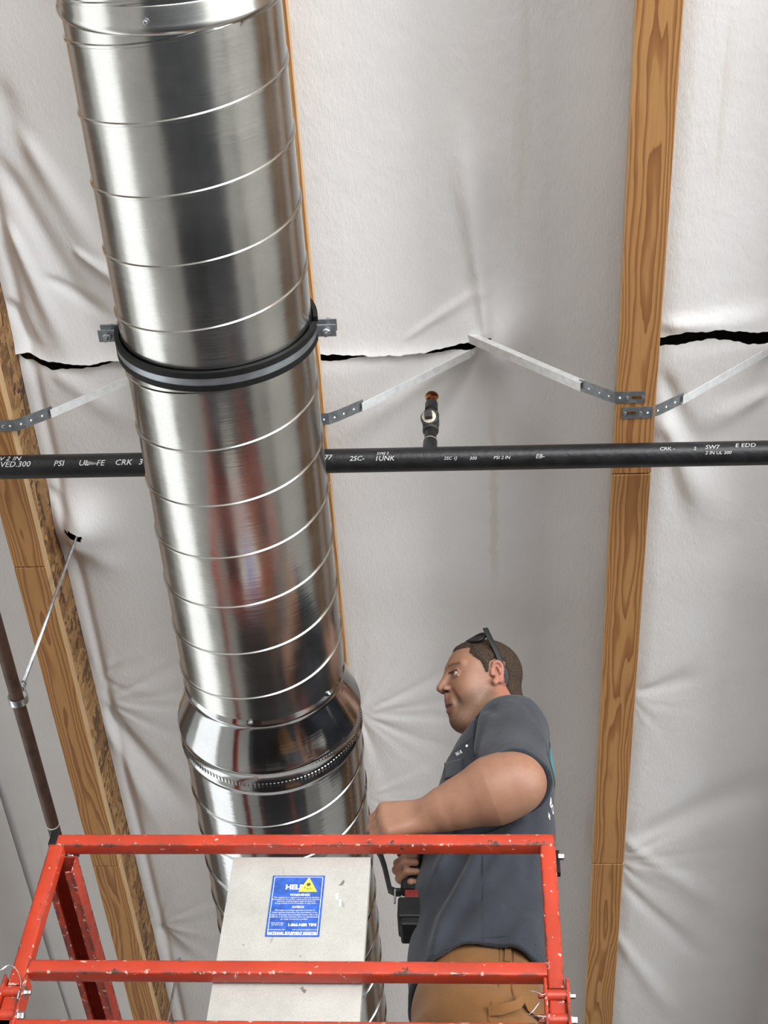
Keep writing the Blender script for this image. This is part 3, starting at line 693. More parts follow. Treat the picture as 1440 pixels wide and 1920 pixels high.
for x in (gx0+H, gx1-H):
    bar('post', (x, YM, z_top-2*H+.002), (x, YM, hz), up=(0, 1, 0))
    bar('lower_post', (x, YM, hz-.024), (x, YM, DECK+.02), up=(0, 1, 0))
    for s in (-1, 1):
        MB().obox((x+s*(H+.0045), YM-.004, hz-.036), ((1,0,0),(0,1,0),(0,0,1)), (.0028, .019, .052)).mk('hinge_plate', M['red_paint'], lift, bevel=.002)
    for zz in (hz-.012, hz-.058):
        MB().tube([(x-H-.003, YM-.010, zz), (x+H+.003, YM-.010, zz)], .0105, 18).mk('hinge_sleeve', M['red_paint'], lift, smooth=True, sharp=40)
        for s in (-1, 1):
            b = MB().hexbolt((x+s*(H+.007), YM-.010, zz), (s, 0, 0), .0085 if zz < hz-.03 else .005, .010); b.lathe((x+s*(H+.0062), YM-.010, zz), (s, 0, 0), [(0, .011), (.0015, .011)], 16)
            b.mk('hinge_bolt', M['zinc'] if (s > 0) else M['red_paint'], lift)
def wire(name, pts, r=.0009):
    MB().tube(pts, r, 6).mk(name, M['zinc'], lift, smooth=True)
wl = lambda u, v, dy=-.012: tuple(W(u, v, Y=YG+dy))
wire('lanyard_wire', [wl(-12, 1830), wl(5, 1815), wl(18, 1809), wl(28, 1813), wl(35, 1824), wl(39, 1840), wl(39, 1850), wl(35, 1862), wl(30, 1880)])
MB().tube([wl(36, 1858), wl(32, 1874)], .0022, 8).mk('wire_ferrule', M['zinc'], lift)
MB().tube([wl(12, 1812), wl(4, 1818)], .0022, 8).mk('wire_ferrule', M['zinc'], lift)
wire('lanyard_wire', [wl(993, 1856), wl(1008, 1861), wl(1018, 1866), wl(1024, 1862)]); wire('lanyard_wire', [wl(1018, 1872), wl(1008, 1884), wl(1000, 1895), wl(990, 1904), wl(1024, 1906)])
bar('lower_rail', (gx0-.02, YM, z_low-H), (gx1, YM, z_low-H))
bar('low_mid_rail', (gx0, YM, 1.12), (gx1, YM, 1.12), mat='grey_frame')
MB().obox(((gx0+gx1)/2, YM, DECK+.09), ((1,0,0),(0,1,0),(0,0,1)), ((gx1-gx0)/2, .003, .07)).mk('toe_board', M['grey_frame'], lift)
# corner cap and fixing bolts
MB().obox((gx0+H*.4, YM+.002, z_top-H*.6), ((1,0,0),(0,1,0),(0,0,1)), (H*.62, H+.003, H+.004)).mk('corner_cap', M['black_rubber'], lift, bevel=.003)
c = W(133, 1603, Y=YM+.02); m = MB().hexbolt(c, (1, -.1, 0), .0065, .006); m.tube([c, c+np.array((.017, 0, 0))], .0038, 10); m.mk('fixing_bolt', M['zinc'], lift)
c = W(1047, 1606, Y=YM); MB().hexbolt(c, (1, 0, 0), .0065, .010).mk('fixing_bolt', M['zinc'], lift)
bar('catch_bar', W(1044, 1598, Y=YM+.01), W(1047, 1640, Y=YM+.01), .004, .006, 0, 'black_steel', up=(0, 1, 0))
# left side: channel rail running back from the corner
cx0, cx1, zc0, zc1 = gx0-.004, gx0+.052, z_top-.072, z_top-2*H-.004
y0, y1 = YM+.012, YK
MB().box(cx0, cx1, y0, y1, zc1-.004, zc1).mk('channel_top', M['red_paint'], lift)
MB().box(cx0, cx0+.004, y0, y1, zc0, zc1-.004).mk('channel_side', M['red_paint'], lift)
MB().box(cx1-.004, cx1, y0, y1, zc0, zc1-.004).mk('channel_side', M['red_paint'], lift)
MB().box(cx1-.016, cx1-.004, y0, y1, zc0, zc0+.003).mk('channel_lip', M['red_paint'], lift)
MB().box(cx0+.004, cx0+.012, y0, y1, zc0, zc0+.003).mk('channel_lip', M['red_paint'], lift)
bar('side_mid_rail', (gx0+H, YM, 1.12), (gx0+H, YK, 1.12), mat='grey_frame'); bar('side_mid_rail', (gx1-H, YM, 1.12), (gx1-H, YK, 1.12), mat='grey_frame')
bar('rear_rail', (gx0, YK, z_top-H-.05), (gx1, YK, z_top-H-.05)); bar('rear_rail', (gx0, YK, 1.12), (gx1, YK, 1.12))
for x in (gx0+H, gx1-H): bar('rear_post', (x, YK, z_top-.06), (x, YK, DECK+.02), up=(0, 1, 0))
MB().box(gx0, gx1, YG, YK+.02, DECK-.06, DECK).mk('platform_deck', M['grey_frame'], lift)
# scissor stack, chassis and wheels under the platform
nst = 4; zb, zt = -1.02, DECK-.06; hh = (zt-zb)/nst
for k in range(nst):
    for s, x in ((1, gx0+.10), (-1, gx0+.16), (1, gx1-.10), (-1, gx1-.16)):
        a, b = (YG+.12, YK-.12) if s > 0 else (YK-.12, YG+.12)
        MB().sweep([(x, a, zb+k*hh+.03), (x, b, zb+(k+1)*hh-.03)], rectprof(.018, .04, .004), (1, 0, 0)).mk('scissor_arm', M['grey_frame'], lift, smooth=True, sharp=50)
    MB().tube([(gx0+.06, (YG+YK)/2, zb+(k+.5)*hh), (gx1-.06, (YG+YK)/2, zb+(k+.5)*hh)], .02, 14).mk('pivot_pin', M['black_steel'], lift, smooth=True, sharp=40)
MB().box(gx0+.03, gx1-.03, YG, YK, -1.46, -1.02).mk('chassis', M['grey_frame'], lift, bevel=.02)
for x in (gx0+.02, gx1-.02):
    for y in (YG+.25, YK-.25):
        MB().lathe((x-.055, y, -1.6+.16), (1, 0, 0), [(0, .13), (.01, .16), (.1, .16), (.11, .13)], 32).mk('wheel', M['tyre'], lift, smooth=True, sharp=40)
# bare aluminium panel behind the rails and its blue decal
YP = YG+2*H+.004
px0, px1 = float(W(438, 1606, Y=YP)[0]), float(W(695, 1606, Y=YP)[0])
m = MB(); m.box(px0, px1, YP, YP+.004, 1.02, z_top-.03); m.box(px0, px0+.003, YP+.004, YP+.022, 1.02, z_top-.03); m.box(px1-.003, px1, YP+.004, YP+.022, 1.02, z_top-.03); m.box(px0, px1, YP+.004, YP+.022, z_top-.033, z_top-.03)
m.mk('aluminium_panel', M['aluminium'], lift)
a = W(512, 1642, Y=YP); b = W(598, 1757, Y=YP); dx0, dx1, dz1, dz0 = float(a[0]), float(b[0])+.0005, float(a[2]), float(b[2])
dcl = MB().box(dx0, dx1, YP-.0006, YP, dz0, dz1).mk('warning_decal', M['decal_blue'], lift); tag(dcl, 'blue warning sticker with white print')
dw, dh = dx1-dx0, dz1-dz0
def dtext(s, fx, fz, size, align='CENTER', mat='decal_white', bold=0.0, y=-.0012, wid=None, name='lettering'):
    V, F = text_geo(s, size, align, bold)
    if wid:
        sp = V[:, 0].max()-V[:, 0].min(); V[:, 0] *= wid*dw/sp
    P_ = [(dx0+fx*dw+x, YP+y, dz0+fz*dh+z) for x, z, _ in V]
    return mk(name, P_, F, M[mat], dcl)
m = MB(); e = .0035; th = .0009
for x0, x1, q0, q1 in ((dx0+e, dx1-e, dz0+e, dz0+e+th), (dx0+e, dx1-e, dz1-e-th, dz1-e), (dx0+e, dx0+e+th, dz0+e, dz1-e), (dx1-e-th, dx1-e, dz0+e, dz1-e)): m.box(x0, x1, YP-.0012, YP-.0006, q0, q1)
m.mk('border_line', M['decal_white'], dcl)
dtext('HELP', .27, .765, .0150, 'LEFT', bold=.0006)
dtext('WARNING!', .56, .655, .0072, bold=.0002)
for i, (s, w_) in enumerate((('This equipment is registered on a national database', .86), ('accessible by the police nationwide and insurers.', .90), ('It has been protected against theft and misuse by', .72), ('being marked and traceable at any time.', .78))): dtext(s, .50, .620-.032*i, .0045, wid=w_)
dtext('AVISO!', .55, .455, .0072, bold=.0002)
for i, (s, w_) in enumerate((('Este equipo se encuentra registrado en una base de', .74), ('datos nacional disponible a las autoridades y a los', .84), ('seguros. El equipo esta protegido contra robo y uso', .88), ('indebido y ha sido marcado para su identificacion', .92), ('en todo momento posible', .50))): dtext(s, .50, .410-.036*i, .0048, wid=w_)
dtext('Call with tips', .20, .205, .0045); dtext('on this unit', .20, .175, .0045)
dtext('1-866-NER TIPS', .66, .165, .0082, bold=.0003, wid=.52)
dtext('www.nerusa.com', .20, .100, .0045); dtext('www.nationalequipment.com', .72, .100, .0045, wid=.46)
dtext('NATIONAL EQUIPMENT REGISTER', .5, .035, .0078, bold=.0003, wid=.90)
tx, tz_ = dx0+.70*dw, dz0+.72*dh; tw, thh = .0175, .0315
yy = YP-.0020; Vt = [(tx-tw, yy, tz_), (tx+tw, yy, tz_), (tx+.0012, yy, tz_+thh), (tx-.0012, yy, tz_+thh)]
Vt += [(x, YP-.0006, z) for x, _, z in Vt]
mk('yellow_triangle', Vt, [(0, 1, 2, 3), (4, 7, 6, 5), (0, 4, 5, 1), (1, 5, 6, 2), (2, 6, 7, 3), (3, 7, 4, 0)], M['decal_yellow'], dcl)
dtext('Tech', .70, .755, .0078, mat='decal_dark', y=-.0024)
MB().lathe((tx+.0005, yy-.0001, tz_+.0165), (0, -1, 0), [(0, .0040), (.0003, .0038)], 14).mk('emblem', M['decal_dark'], dcl)
for u, v, du, dv in ((630, 1676, 3, 10), (636, 1687, 3, 12)):
    a = W(u, v, Y=YP); b = W(u+du, v+dv, Y=YP); MB().box(min(a[0], b[0]), max(a[0], b[0]), YP-.0005, YP, min(a[2], b[2]), max(a[2], b[2])).mk('paint_fleck', M['label_paper'], lift)

# ------------------------------------------------------------------ signed-distance modelling for the person
class Field:
    def __init__(s, xs, ys, zs):
        s.a = [np.asarray(q, np.float32) for q in (xs, ys, zs)]
        s.D = np.full([len(q) for q in s.a], .2, np.float32)
    def sub(s, lo, hi):
        sl = []
        for q, l, h in zip(s.a, lo, hi):
            i, j = np.searchsorted(q, l), np.searchsorted(q, h); sl.append(slice(max(i-1, 0), min(j+1, len(q))))
        if any(q.stop-q.start < 1 for q in sl): return None, None
        g = [s.a[0][sl[0]][:, None, None], s.a[1][sl[1]][None, :, None], s.a[2][sl[2]][None, None, :]]
        return tuple(sl), g
    def put(s, f, lo, hi, k, op='add'):
        m = k+.02; sl, g = s.sub(np.asarray(lo)-m, np.asarray(hi)+m)
        if sl is None: return
        d = f(*g); D = s.D[sl]
        if op == 'add':
            h = np.maximum(k-np.abs(D-d), 0)/k if k > 0 else 0; s.D[sl] = np.minimum(D, d)-h*h*k*.25
        else:
            d = -d; h = np.maximum(k-np.abs(D-d), 0)/k if k > 0 else 0; s.D[sl] = np.maximum(D, d)+h*h*k*.25
    def cap(s, a, b, ra, rb=None, k=.015, op='add'):
        rb = ra if rb is None else rb; a = np.asarray(a, float); b = np.asarray(b, float); ba = b-a; L2 = max(ba@ba, 1e-9)
        def f(x, y, z):
            px, py, pz = x-a[0], y-a[1], z-a[2]; h = np.clip((px*ba[0]+py*ba[1]+pz*ba[2])/L2, 0, 1)
            return np.sqrt((px-h*ba[0])**2+(py-h*ba[1])**2+(pz-h*ba[2])**2)-(ra+(rb-ra)*h)
        r = max(ra, rb); s.put(f, np.minimum(a, b)-r, np.maximum(a, b)+r, k, op)
    def ell(s, c, r, R=None, k=.015, op='add'):
        c = np.asarray(c, float); r = np.asarray(r, float); R = np.eye(3) if R is None else R   # columns of R: axes
        def f(x, y, z):
            p = (x-c[0], y-c[1], z-c[2])
            q = [p[0]*R[0, i]+p[1]*R[1, i]+p[2]*R[2, i] for i in range(3)]
            k0 = np.sqrt((q[0]/r[0])**2+(q[1]/r[1])**2+(q[2]/r[2])**2)+1e-9
            k1 = np.sqrt((q[0]/r[0]**2)**2+(q[1]/r[1]**2)**2+(q[2]/r[2]**2)**2)+1e-9
            return k0*(k0-1)/k1
        m = np.sqrt((np.abs(R)**2)@(r**2)); s.put(f, c-m, c+m, k, op)
    def loft(s, tab, k=.02, n=2.3, wob=None, op='add'):
        T = np.array(tab, float)
        def f(x, y, z):
            zz = z; cx, cy, a, b = (np.interp(zz, T[:, 0], T[:, i]).astype(np.float32) for i in (1, 2, 3, 4))
            q = (np.abs((x-cx)/a)**n+np.abs((y-cy)/b)**n)**(1/n)
            d = (q-1)*np.minimum(a, b)
            if wob is not None: d = d+wob(x, y, z)
            e = np.maximum(zz-T[-1, 0], T[0, 0]-zz)
            return np.maximum(d, e)
        lo = (np.min(T[:, 1]-T[:, 3]), np.min(T[:, 2]-T[:, 4]), T[0, 0]); hi = (np.max(T[:, 1]+T[:, 3]), np.max(T[:, 2]+T[:, 4]), T[-1, 0])
        s.put(f, lo, hi, k, op)
    def mesh(s):
        D = s.D; n = D.shape; ins = D < 0
        cnt = np.zeros([q-1 for q in n], np.int8)
        offs = [(i, j, k) for i in (0, 1) for j in (0, 1) for k in (0, 1)]
        for i, j, k in offs: cnt += ins[i:n[0]-1+i, j:n[1]-1+j, k:n[2]-1+k]
        act = np.argwhere((cnt > 0) & (cnt < 8)); I = np.full(cnt.shape, -1, np.int32); I[tuple(act.T)] = np.arange(len(act))
        val = np.stack([D[act[:, 0]+i, act[:, 1]+j, act[:, 2]+k] for i, j, k in offs], 1)
        co = np.stack([np.stack([s.a[q][act[:, q]+o[q]] for q in range(3)], 1) for o in offs], 1)
        acc = np.zeros((len(act), 3)); c = np.zeros(len(act))
        for a in range(8):
            for b in range(a+1, 8):
                if sum(abs(x-y) for x, y in zip(offs[a], offs[b])) != 1: continue
                va, vb = val[:, a], val[:, b]; m = (va < 0) != (vb < 0); t = np.where(m, va/(va-vb+1e-20*(va == vb)), 0)
                acc += np.where(m[:, None], co[:, a]+(co[:, b]-co[:, a])*t[:, None], 0); c += m
        V = acc/c[:, None]; F = []
        for ax in range(3):
            o1, o2 = [q for q in range(3) if q != ax]
            sa = [slice(None)]*3; sb = [slice(None)]*3; sa[ax] = slice(0, -1); sb[ax] = slice(1, None)
            A, B = ins[tuple(sa)], ins[tuple(sb)]; e = np.argwhere(A != B)
            e = e[(e[:, o1] > 0) & (e[:, o2] > 0) & (e[:, o1] < n[o1]-1) & (e[:, o2] < n[o2]-1)]
            def ci(d1, d2):
                q = e.copy(); q[:, o1] -= d1; q[:, o2] -= d2; return I[tuple(q.T)]
            Q = np.stack([ci(1, 1), ci(0, 1), ci(0, 0), ci(1, 0)], 1)
            fl = A[tuple(e.T)]
            if ax == 1: fl = ~fl
            Q[~fl] = Q[~fl][:, ::-1]; F.append(Q)
        return V, np.concatenate(F)
def rng(a, b, h): return np.arange(a, b+h, h)

# ------------------------------------------------------------------ person
FLOOR = DECK
hc = W(905, 1281, Y=2.405)                                 # middle of the head
def head_axes(yaw, roll, pitch):
    f = np.array((-math.cos(yaw), -math.sin(yaw), 0.)); l = np.array((math.sin(yaw), -math.cos(yaw), 0.)); u = np.array((0., 0., 1.))
    l, u = l*math.cos(roll)-u*math.sin(roll), u*math.cos(roll)+l*math.sin(roll)
    f, u = f*math.cos(pitch)+u*math.sin(pitch), u*math.cos(pitch)-f*math.sin(pitch)
    return np.stack([f, l, u], 1)
HA = head_axes(math.radians(21), math.radians(28), math.radians(-13))
HS = .94
def hp(f, l, u): return hc+HA@(np.array((f, l, u))*HS)
Sl = np.array((.062, 2.300, 2.300)); El = W(970, 1466, Y=2.15); Wl = W(803, 1528, Y=2.20); Kl = W(722, 1538, Y=2.205)
Sr = np.array((.060, 2.620, 2.290)); Er = np.array((.075, 2.690, 2.010)); Wr = np.array((-.075, 2.436, 1.962)); Kr = np.array((-.163, 2.405, 1.951))
NB = np.array((.052, 2.435, 2.350))                        # base of the neck
person = empty('person', (0, 2.45, FLOOR), 'person in dark grey T-shirt and brown work trousers looking at the duct', 'person')
def axis(*seg):
    o = [np.arange(a, b-1e-6, h) for a, b, h in seg]; return np.concatenate(o)
Fb = Field(axis((-.27, hc[0]-.125, .0029), (hc[0]-.125, hc[0]+.05, .0019), (hc[0]+.05, .20, .0029)),
           axis((2.06, hc[1]-.125, .0029), (hc[1]-.125, hc[1]+.075, .0019), (hc[1]+.075, 2.80, .0029)),
           axis((FLOOR+.05, 1.81, .012), (1.81, hc[2]-.145, .0029), (hc[2]-.145, hc[2]+.09, .0019), (hc[2]+.09, 2.74, .0029)))
def build_head(F):
    e = lambda c, r, k=.015, op='add': F.ell(hp(*c), np.array(r)*HS, HA, k, op)
    c = lambda a, b, ra, rb=None, k=.01, op='add': F.cap(hp(*a), hp(*b), ra*HS, None if rb is None else rb*HS, k, op)
    e((-.012, 0, .028), (.091, .077, .083))
    e((.030, 0, .026), (.064, .064, .070), .03)
    e((.030, 0, -.035), (.064, .060, .080), .03)
    for s in (-1, 1):
        c((-.012, s*.050, -.062), (.058, s*.020, -.104), .021, .018, .03)
        e((.050, s*.036, -.034), (.030, .026, .034), .025)
        c((.084, s*.010, .037), (.068, s*.047, .036), .0105, .009, .012)          # brow ridge
    e((.072, 0, -.099), (.018, .022, .017), .018)
    c((.050, 0, -.100), (-.008, 0, -.116), .029, .038, .03)
    e((.088, 0, -.062), (.015, .026, .024), .015)                                # mouth mound
    for s in (-1, 1): e((.101, s*.033, .012), (.017, .020, .0130), .012, 'cut')   # sockets
    for s in (-1, 1):
        e((.0760, s*.0325, .012), (.0168, .0180, .0152), .003)
        c((.0945, s*.020, .0115), (.0855, s*.0480, .0125), .0064, .0040, .0006, 'cut')
        c((.0945, s*.018, .0205), (.0845, s*.051, .0198), .0026, .0022, .003)     # upper lid fold
        c((.0920, s*.020, .0020), (.0835, s*.048, .0035), .0018, .0016, .004)     # lower lid
    c((.090, 0, .028), (.113, 0, -.012), .0075, .0092, .013)                     # nose
    e((.1145, 0, -.0195), (.0120, .0115, .0105), .007)
    for s in (-1, 1):
        e((.1030, s*.0140, -.0225), (.0115, .0066, .0085), .004)
        e((.1060, s*.0120, -.0315), (.0080, .0055, .0058), .001, 'cut')
    c((.100, 0, -.036), (.099, 0, -.050), .006, .007, .008)
    for s in (-1, 1):
        c((.0985, 0, -.0590), (.0905, s*.0235, -.0655), .0056, .0034, .0025)
        c((.0965, 0, -.0790), (.0900, s*.0210, -.0720), .0066, .0036, .0025)
    c((.104, -.018, -.0685), (.104, .018, -.0680), .0042, None, .001, 'cut')      # slightly open mouth
    c((.1015, -.012, -.0685), (.0965, -.022, -.0675), .0030, .0022, .001, 'cut'); c((.1015, .012, -.0685), (.0965, .022, -.0675), .0030, .0022, .001, 'cut')
    for s in (-1, 1): c((.094, s*.027, -.036), (.085, s*.037, -.062), .0022, .0022, .014, 'cut')
    for s in (-1, 1):                                                            # ears
        RO = HA@np.array(((math.cos(.22), 0, math.sin(.22)), (0, 1, 0), (-math.sin(.22), 0, math.cos(.22))))
        F.ell(hp(-.016, s*.079, .006), np.array((.0150, .0085, .0285))*HS, RO, .006)
        F.ell(hp(-.014, s*.0875, .011), np.array((.0098, .0080, .0185))*HS, RO, .003, 'cut')
        rim = [(-.001, .081, .022), (-.004, .0838, .029), (-.011, .0855, .0335), (-.019, .0855, .032), (-.0255, .0850, .025), (-.0275, .0845, .014), (-.0255, .0840, .003), (-.020, .0830, -.008)]
        for a_, b_ in zip(rim[:-1], rim[1:]): c((a_[0], s*a_[1], a_[2]), (b_[0], s*b_[1], b_[2]), .0030, .0030, .005)
        c((-.0195, s*.084, .004), (-.0175, s*.0845, .013), .0026, .0026, .004); c((-.0175, s*.0845, .013), (-.0125, s*.084, .020), .0026, .0024, .004)
        e((-.006, s*.081, -.019), (.0085, .0055, .0090), .004)
        c((.001, s*.078, .012), (.001, s*.079, .000), .0042, .0042, .004)
    F.cap(hp(-.028, 0, -.045), NB, .058, .068, .02)
    F.cap(hp(-.045, 0, -.035), NB+np.array((.03, 0, .01)), .045, .06, .02)
build_head(Fb)
def hand(F, w, kn, n, thumb, curls, k=.009, right=False, thumb_pts=None):
    d = kn-w; L = np.linalg.norm(d); d = d/L; n = n-d*(n@d); n /= np.linalg.norm(n); s = np.cross(n, d) if right else np.cross(d, n)
    wid = (.030, .010, -.010, -.028); ln = (.96, 1.06, 1.0, .80); rad = (.0098, .0100, .0095, .0085)
    for i in range(4):
        kk = w+d*(L*(1.0, 1.02, .985, .93)[i])+s*wid[i]
        F.cap(w+s*wid[i]*.62, kk, .0165, .0125, .014); F.cap(w+s*wid[i]*.62-n*.006, kk-n*.006, .015, .011, .012)
        p = kk; ang = 0
        for j, (ll, cu) in enumerate(zip((.042, .027, .021), curls)):
            ang += math.radians(cu); q = p+(d*math.cos(ang)-n*math.sin(ang))*ll*ln[i]
            F.cap(p, q, rad[i]*(1, .93, .86)[j], rad[i]*(.95, .88, .78)[j], .0045 if j else .007); p = q
    if thumb_pts is None: thumb_pts = ((.012, .022, -.006), (.046, .044, -.018), (.074, .040, -.030), (.094, .030, -.036))
    T = [w+d*a+s*b+n*c_ for a, b, c_ in thumb_pts]
    F.cap(T[0], T[1], .0165, .0130, .012); F.cap(T[1], T[2], .0118, .0108, .005); F.cap(T[2], T[3], .0106, .0088, .004)
def arm(F, S, E, Wp, r=(.056, .049, .047, .056, .039, .030)):
    F.cap(S, E, r[0], r[1], .03); m = E+(Wp-E)*.30
    F.cap(E, E+(Wp-E)*.02, r[2], r[2], .03); F.cap(E+(Wp-E)*.05, m, r[2]*.97, r[3], .05); F.cap(m, E+(Wp-E)*.80, r[3], r[4]*.96, .05); F.cap(E+(Wp-E)*.70, Wp, r[4], r[5], .04)
arm(Fb, Sl, El, Wl); hand(Fb, Wl, Kl, np.array((-.1, -.97, -.10)), 1, (48, 62, 40), thumb_pts=((.010, .020, -.010), (.044, .036, -.026), (.070, .028, -.044), (.088, .014, -.052)))
arm(Fb, Sr, Er, Wr); hand(Fb, Wr, Kr, np.array((-.25, 1, 0)), 1, (42, 68, 62), right=True)
TB = [(1.56, -.015, 2.45, .112, .138), (1.75, -.008, 2.45, .108, .138), (1.93, -.004, 2.45, .112, .140), (2.10, .012, 2.45, .108, .148), (2.25, .028, 2.45, .102, .154), (2.33, .044, 2.447, .085, .140), (2.375, .052, 2.44, .065, .09)]
Fb.loft(TB, .03)
for s, yy in ((-1, 2.355), (1, 2.545)):
    Fb.cap((-.015, yy, 1.58), (-.03, yy, 1.24), .078, .056, .03); Fb.cap((-.03, yy, 1.24), (.01, yy, FLOOR+.10), .054, .04, .02)
V, F = Fb.mesh()
body = mk('body', V, F, M['skin'], person, smooth=True)
# colouring of the skin in head space
q = (V-hc)@HA/HS; f_, l_, u_ = q.T; al = np.abs(l_)
isH = (np.linalg.norm(V-hc, axis=1) < .19)
base = np.tile(np.array((.285, .146, .092)), (len(V), 1))
def blend(msk, col): 
    global base
    base = base*(1-msk[:, None])+np.array(col)*msk[:, None]
def sst(a, b, x): return ss(a, b, x)
warm = isH*(sst(.02, -.03, f_)*sst(.06, -.02, u_)); blend(.6*warm, (.36, .135, .092))                           # ear, neck side
r_ear = isH*np.exp(-(((f_+.014)/.022)**2+((u_-.008)/.032)**2))*(al > .066); blend(.5*r_ear, (.38, .145, .105))
stub = isH*np.clip(sst(-.012, -.045, u_+.45*np.clip(f_-.03, 0, .05))*sst(-.022, .006, f_)*sst(-.150, -.128, u_), 0, 1)
rs = np.random.RandomState(3); stub = stub*(.45+.55*rs.rand(len(V))); blend(.85*stub, (.125, .075, .050))
must = isH*np.exp(-((u_+.048)/.009)**2)*sst(.032, .018, al)*(f_ > .07); blend(.55*must, (.16, .09, .06))
brow = isH*np.exp(-(((u_-.0365+.10*np.clip(al-.035, 0, 1))/.0040)**2))*sst(.010, .016, al)*sst(.058, .050, al)*(f_ > .05); blend(.82*brow*(.6+.4*rs.rand(len(V))), (.05, .027, .016))
lip = isH*np.clip(np.exp(-((u_+.0605)/.0050)**2)+np.exp(-((u_+.0770)/.0055)**2), 0, 1)*sst(.026, .018, al)*(f_ > .084); blend(.6*lip, (.26, .10, .080))
inm = isH*np.exp(-((u_+.0685)/.0032)**2)*sst(.026, .020, al)*(f_ > .080)*(f_ < .1010); blend(.85*inm, (.07, .02, .018))  # dark gap between the lips, shade painted into the skin colour
nos = isH*np.exp(-(((f_-.1060)/.0075)**2+((al-.0120)/.0050)**2+((u_+.0295)/.0045)**2)); blend(np.clip(1.3*nos, 0, .92), (.035, .014, .011))  # nostril shade painted into the skin colour
sock = isH*np.exp(-(((u_-.003)/.009)**2+((al-.033)/.016)**2))*(f_ > .06); blend(.28*sock, (.30, .14, .10))
lash = isH*np.exp(-(((u_-.0180)/.0018)**2))*sst(.017, .022, al)*sst(.052, .047, al)*(f_ > .07); blend(.75*lash, (.05, .028, .02))
poly = [(.060, .115), (.056, .094), (.047, .078), (.052, .062), (.044, .048), (.030, .036), (.022, .018), (.018, .004), (.008, .004), (.004, .034), (-.016, .046), (-.037, .036), (-.042, -.008), (-.038, -.030), (-.046, -.060), (-.060, -.095), (-.2, -.095), (-.2, .2), (.05, .2)]
def polyd(px, py, P):
    d = np.full(np.broadcast(px, py).shape, 1e9); sgn = np.ones_like(d); n = len(P)
    for i in range(n):
        a = np.array(P[i]); b = np.array(P[i-1]); e = b-a; wx, wy = px-a[0], py-a[1]; t = np.clip((wx*e[0]+wy*e[1])/(e@e), 0, 1)
        d = np.minimum(d, (wx-e[0]*t)**2+(wy-e[1]*t)**2)
        c1 = py >= a[1]; c2 = py < b[1]; c3 = e[0]*wy > e[1]*wx
        sgn = np.where((c1 & c2 & c3) | (~c1 & ~c2 & ~c3), -sgn, sgn)
    return sgn*np.sqrt(d)
pdv = polyd(f_-.030*np.clip(1-(l_/.050)**2, 0, 1), u_, poly)
root = isH*sst(.0035, -.0035, pdv+.004*(rs.rand(len(V))-.5))*(np.linalg.norm((q-np.array((-.012, 0, .028)))/np.array((.101, .086, .093)), axis=1) < 1.03)*(1-r_ear*.9); blend(.75*root, (.05, .032, .022))
ca = body.data.color_attributes.new('Col', 'FLOAT_COLOR', 'POINT'); ca.data.foreach_set('color', np.concatenate([base, np.ones((len(V), 1))], 1).astype(np.float32).ravel())
# eyes and teeth
for s in (-1, 1):
    c = hp(.0765, s*.0325, .0122); gz = HA@np.array((.93, .20, .22)); gz /= np.linalg.norm(gz)
    eye = MB().lathe(c-gz*.0148*HS, gz, [((.0148-.0148*math.cos(a))*HS, max(.0148*HS*math.sin(a), 1e-5)) for a in np.linspace(0, math.pi, 14)], 24, cap=False).mk('eyeball', M['eye_white'], person, smooth=True)
    MB().lathe(c+gz*.0128*HS, gz, [(0, .0066), (.0010, .0060), (.0018, .0040), (.0020, 1e-5)], 20, cap=False).mk('iris', M['iris'], eye, smooth=True)
m = MB()
for i in range(-3, 4): m.obox(hp(.0935-.0006*i*i, i*.0050, -.0650), (HA[:, 0], HA[:, 1], HA[:, 2]), (.003, .0023, .0030))
m.mk('teeth', M['teeth'], person, bevel=.0008)
# short hair
Fh = Field(rng(hc[0]-.15, hc[0]+.16, .0026), rng(hc[1]-.16, hc[1]+.15, .0026), rng(hc[2]-.15, hc[2]+.17, .0026))
Fh.ell(hp(-.012, 0, .028), np.array((.091, .077, .083))*HS-.0006, HA, .015); Fh.ell(hp(.030, 0, .026), np.array((.064, .064, .070))*HS-.0006, HA, .03)
Fh.cap(hp(-.045, 0, -.035), NB+np.array((.03, 0, .01)), .0444, .0594, .02); Fh.cap(hp(-.028, 0, -.045), NB, .0574, .0674, .02)
gx, gy, gz_ = np.meshgrid(*Fh.a, indexing='ij'); Q = np.stack([gx-hc[0], gy-hc[1], gz_-hc[2]], -1)@HA/HS
hn = .0016*np.sin(Q[..., 2]*420+Q[..., 1]*200)*np.sin(Q[..., 0]*350)
pd = polyd(Q[..., 0]-.030*np.clip(1-(Q[..., 1]/.050)**2, 0, 1), Q[..., 2], poly)+hn*.6
Fh.D = np.maximum(Fh.D-np.clip(-pd*.55, 0, .0058)+.0006*np.sin(900*gx+300*gz_)*np.sin(800*gz_-400*gy), np.clip(pd, -.02, .02)*.9).astype(np.float32)
V, F = Fh.mesh(); mk('hair', V, F, M['hair'], person, smooth=True)

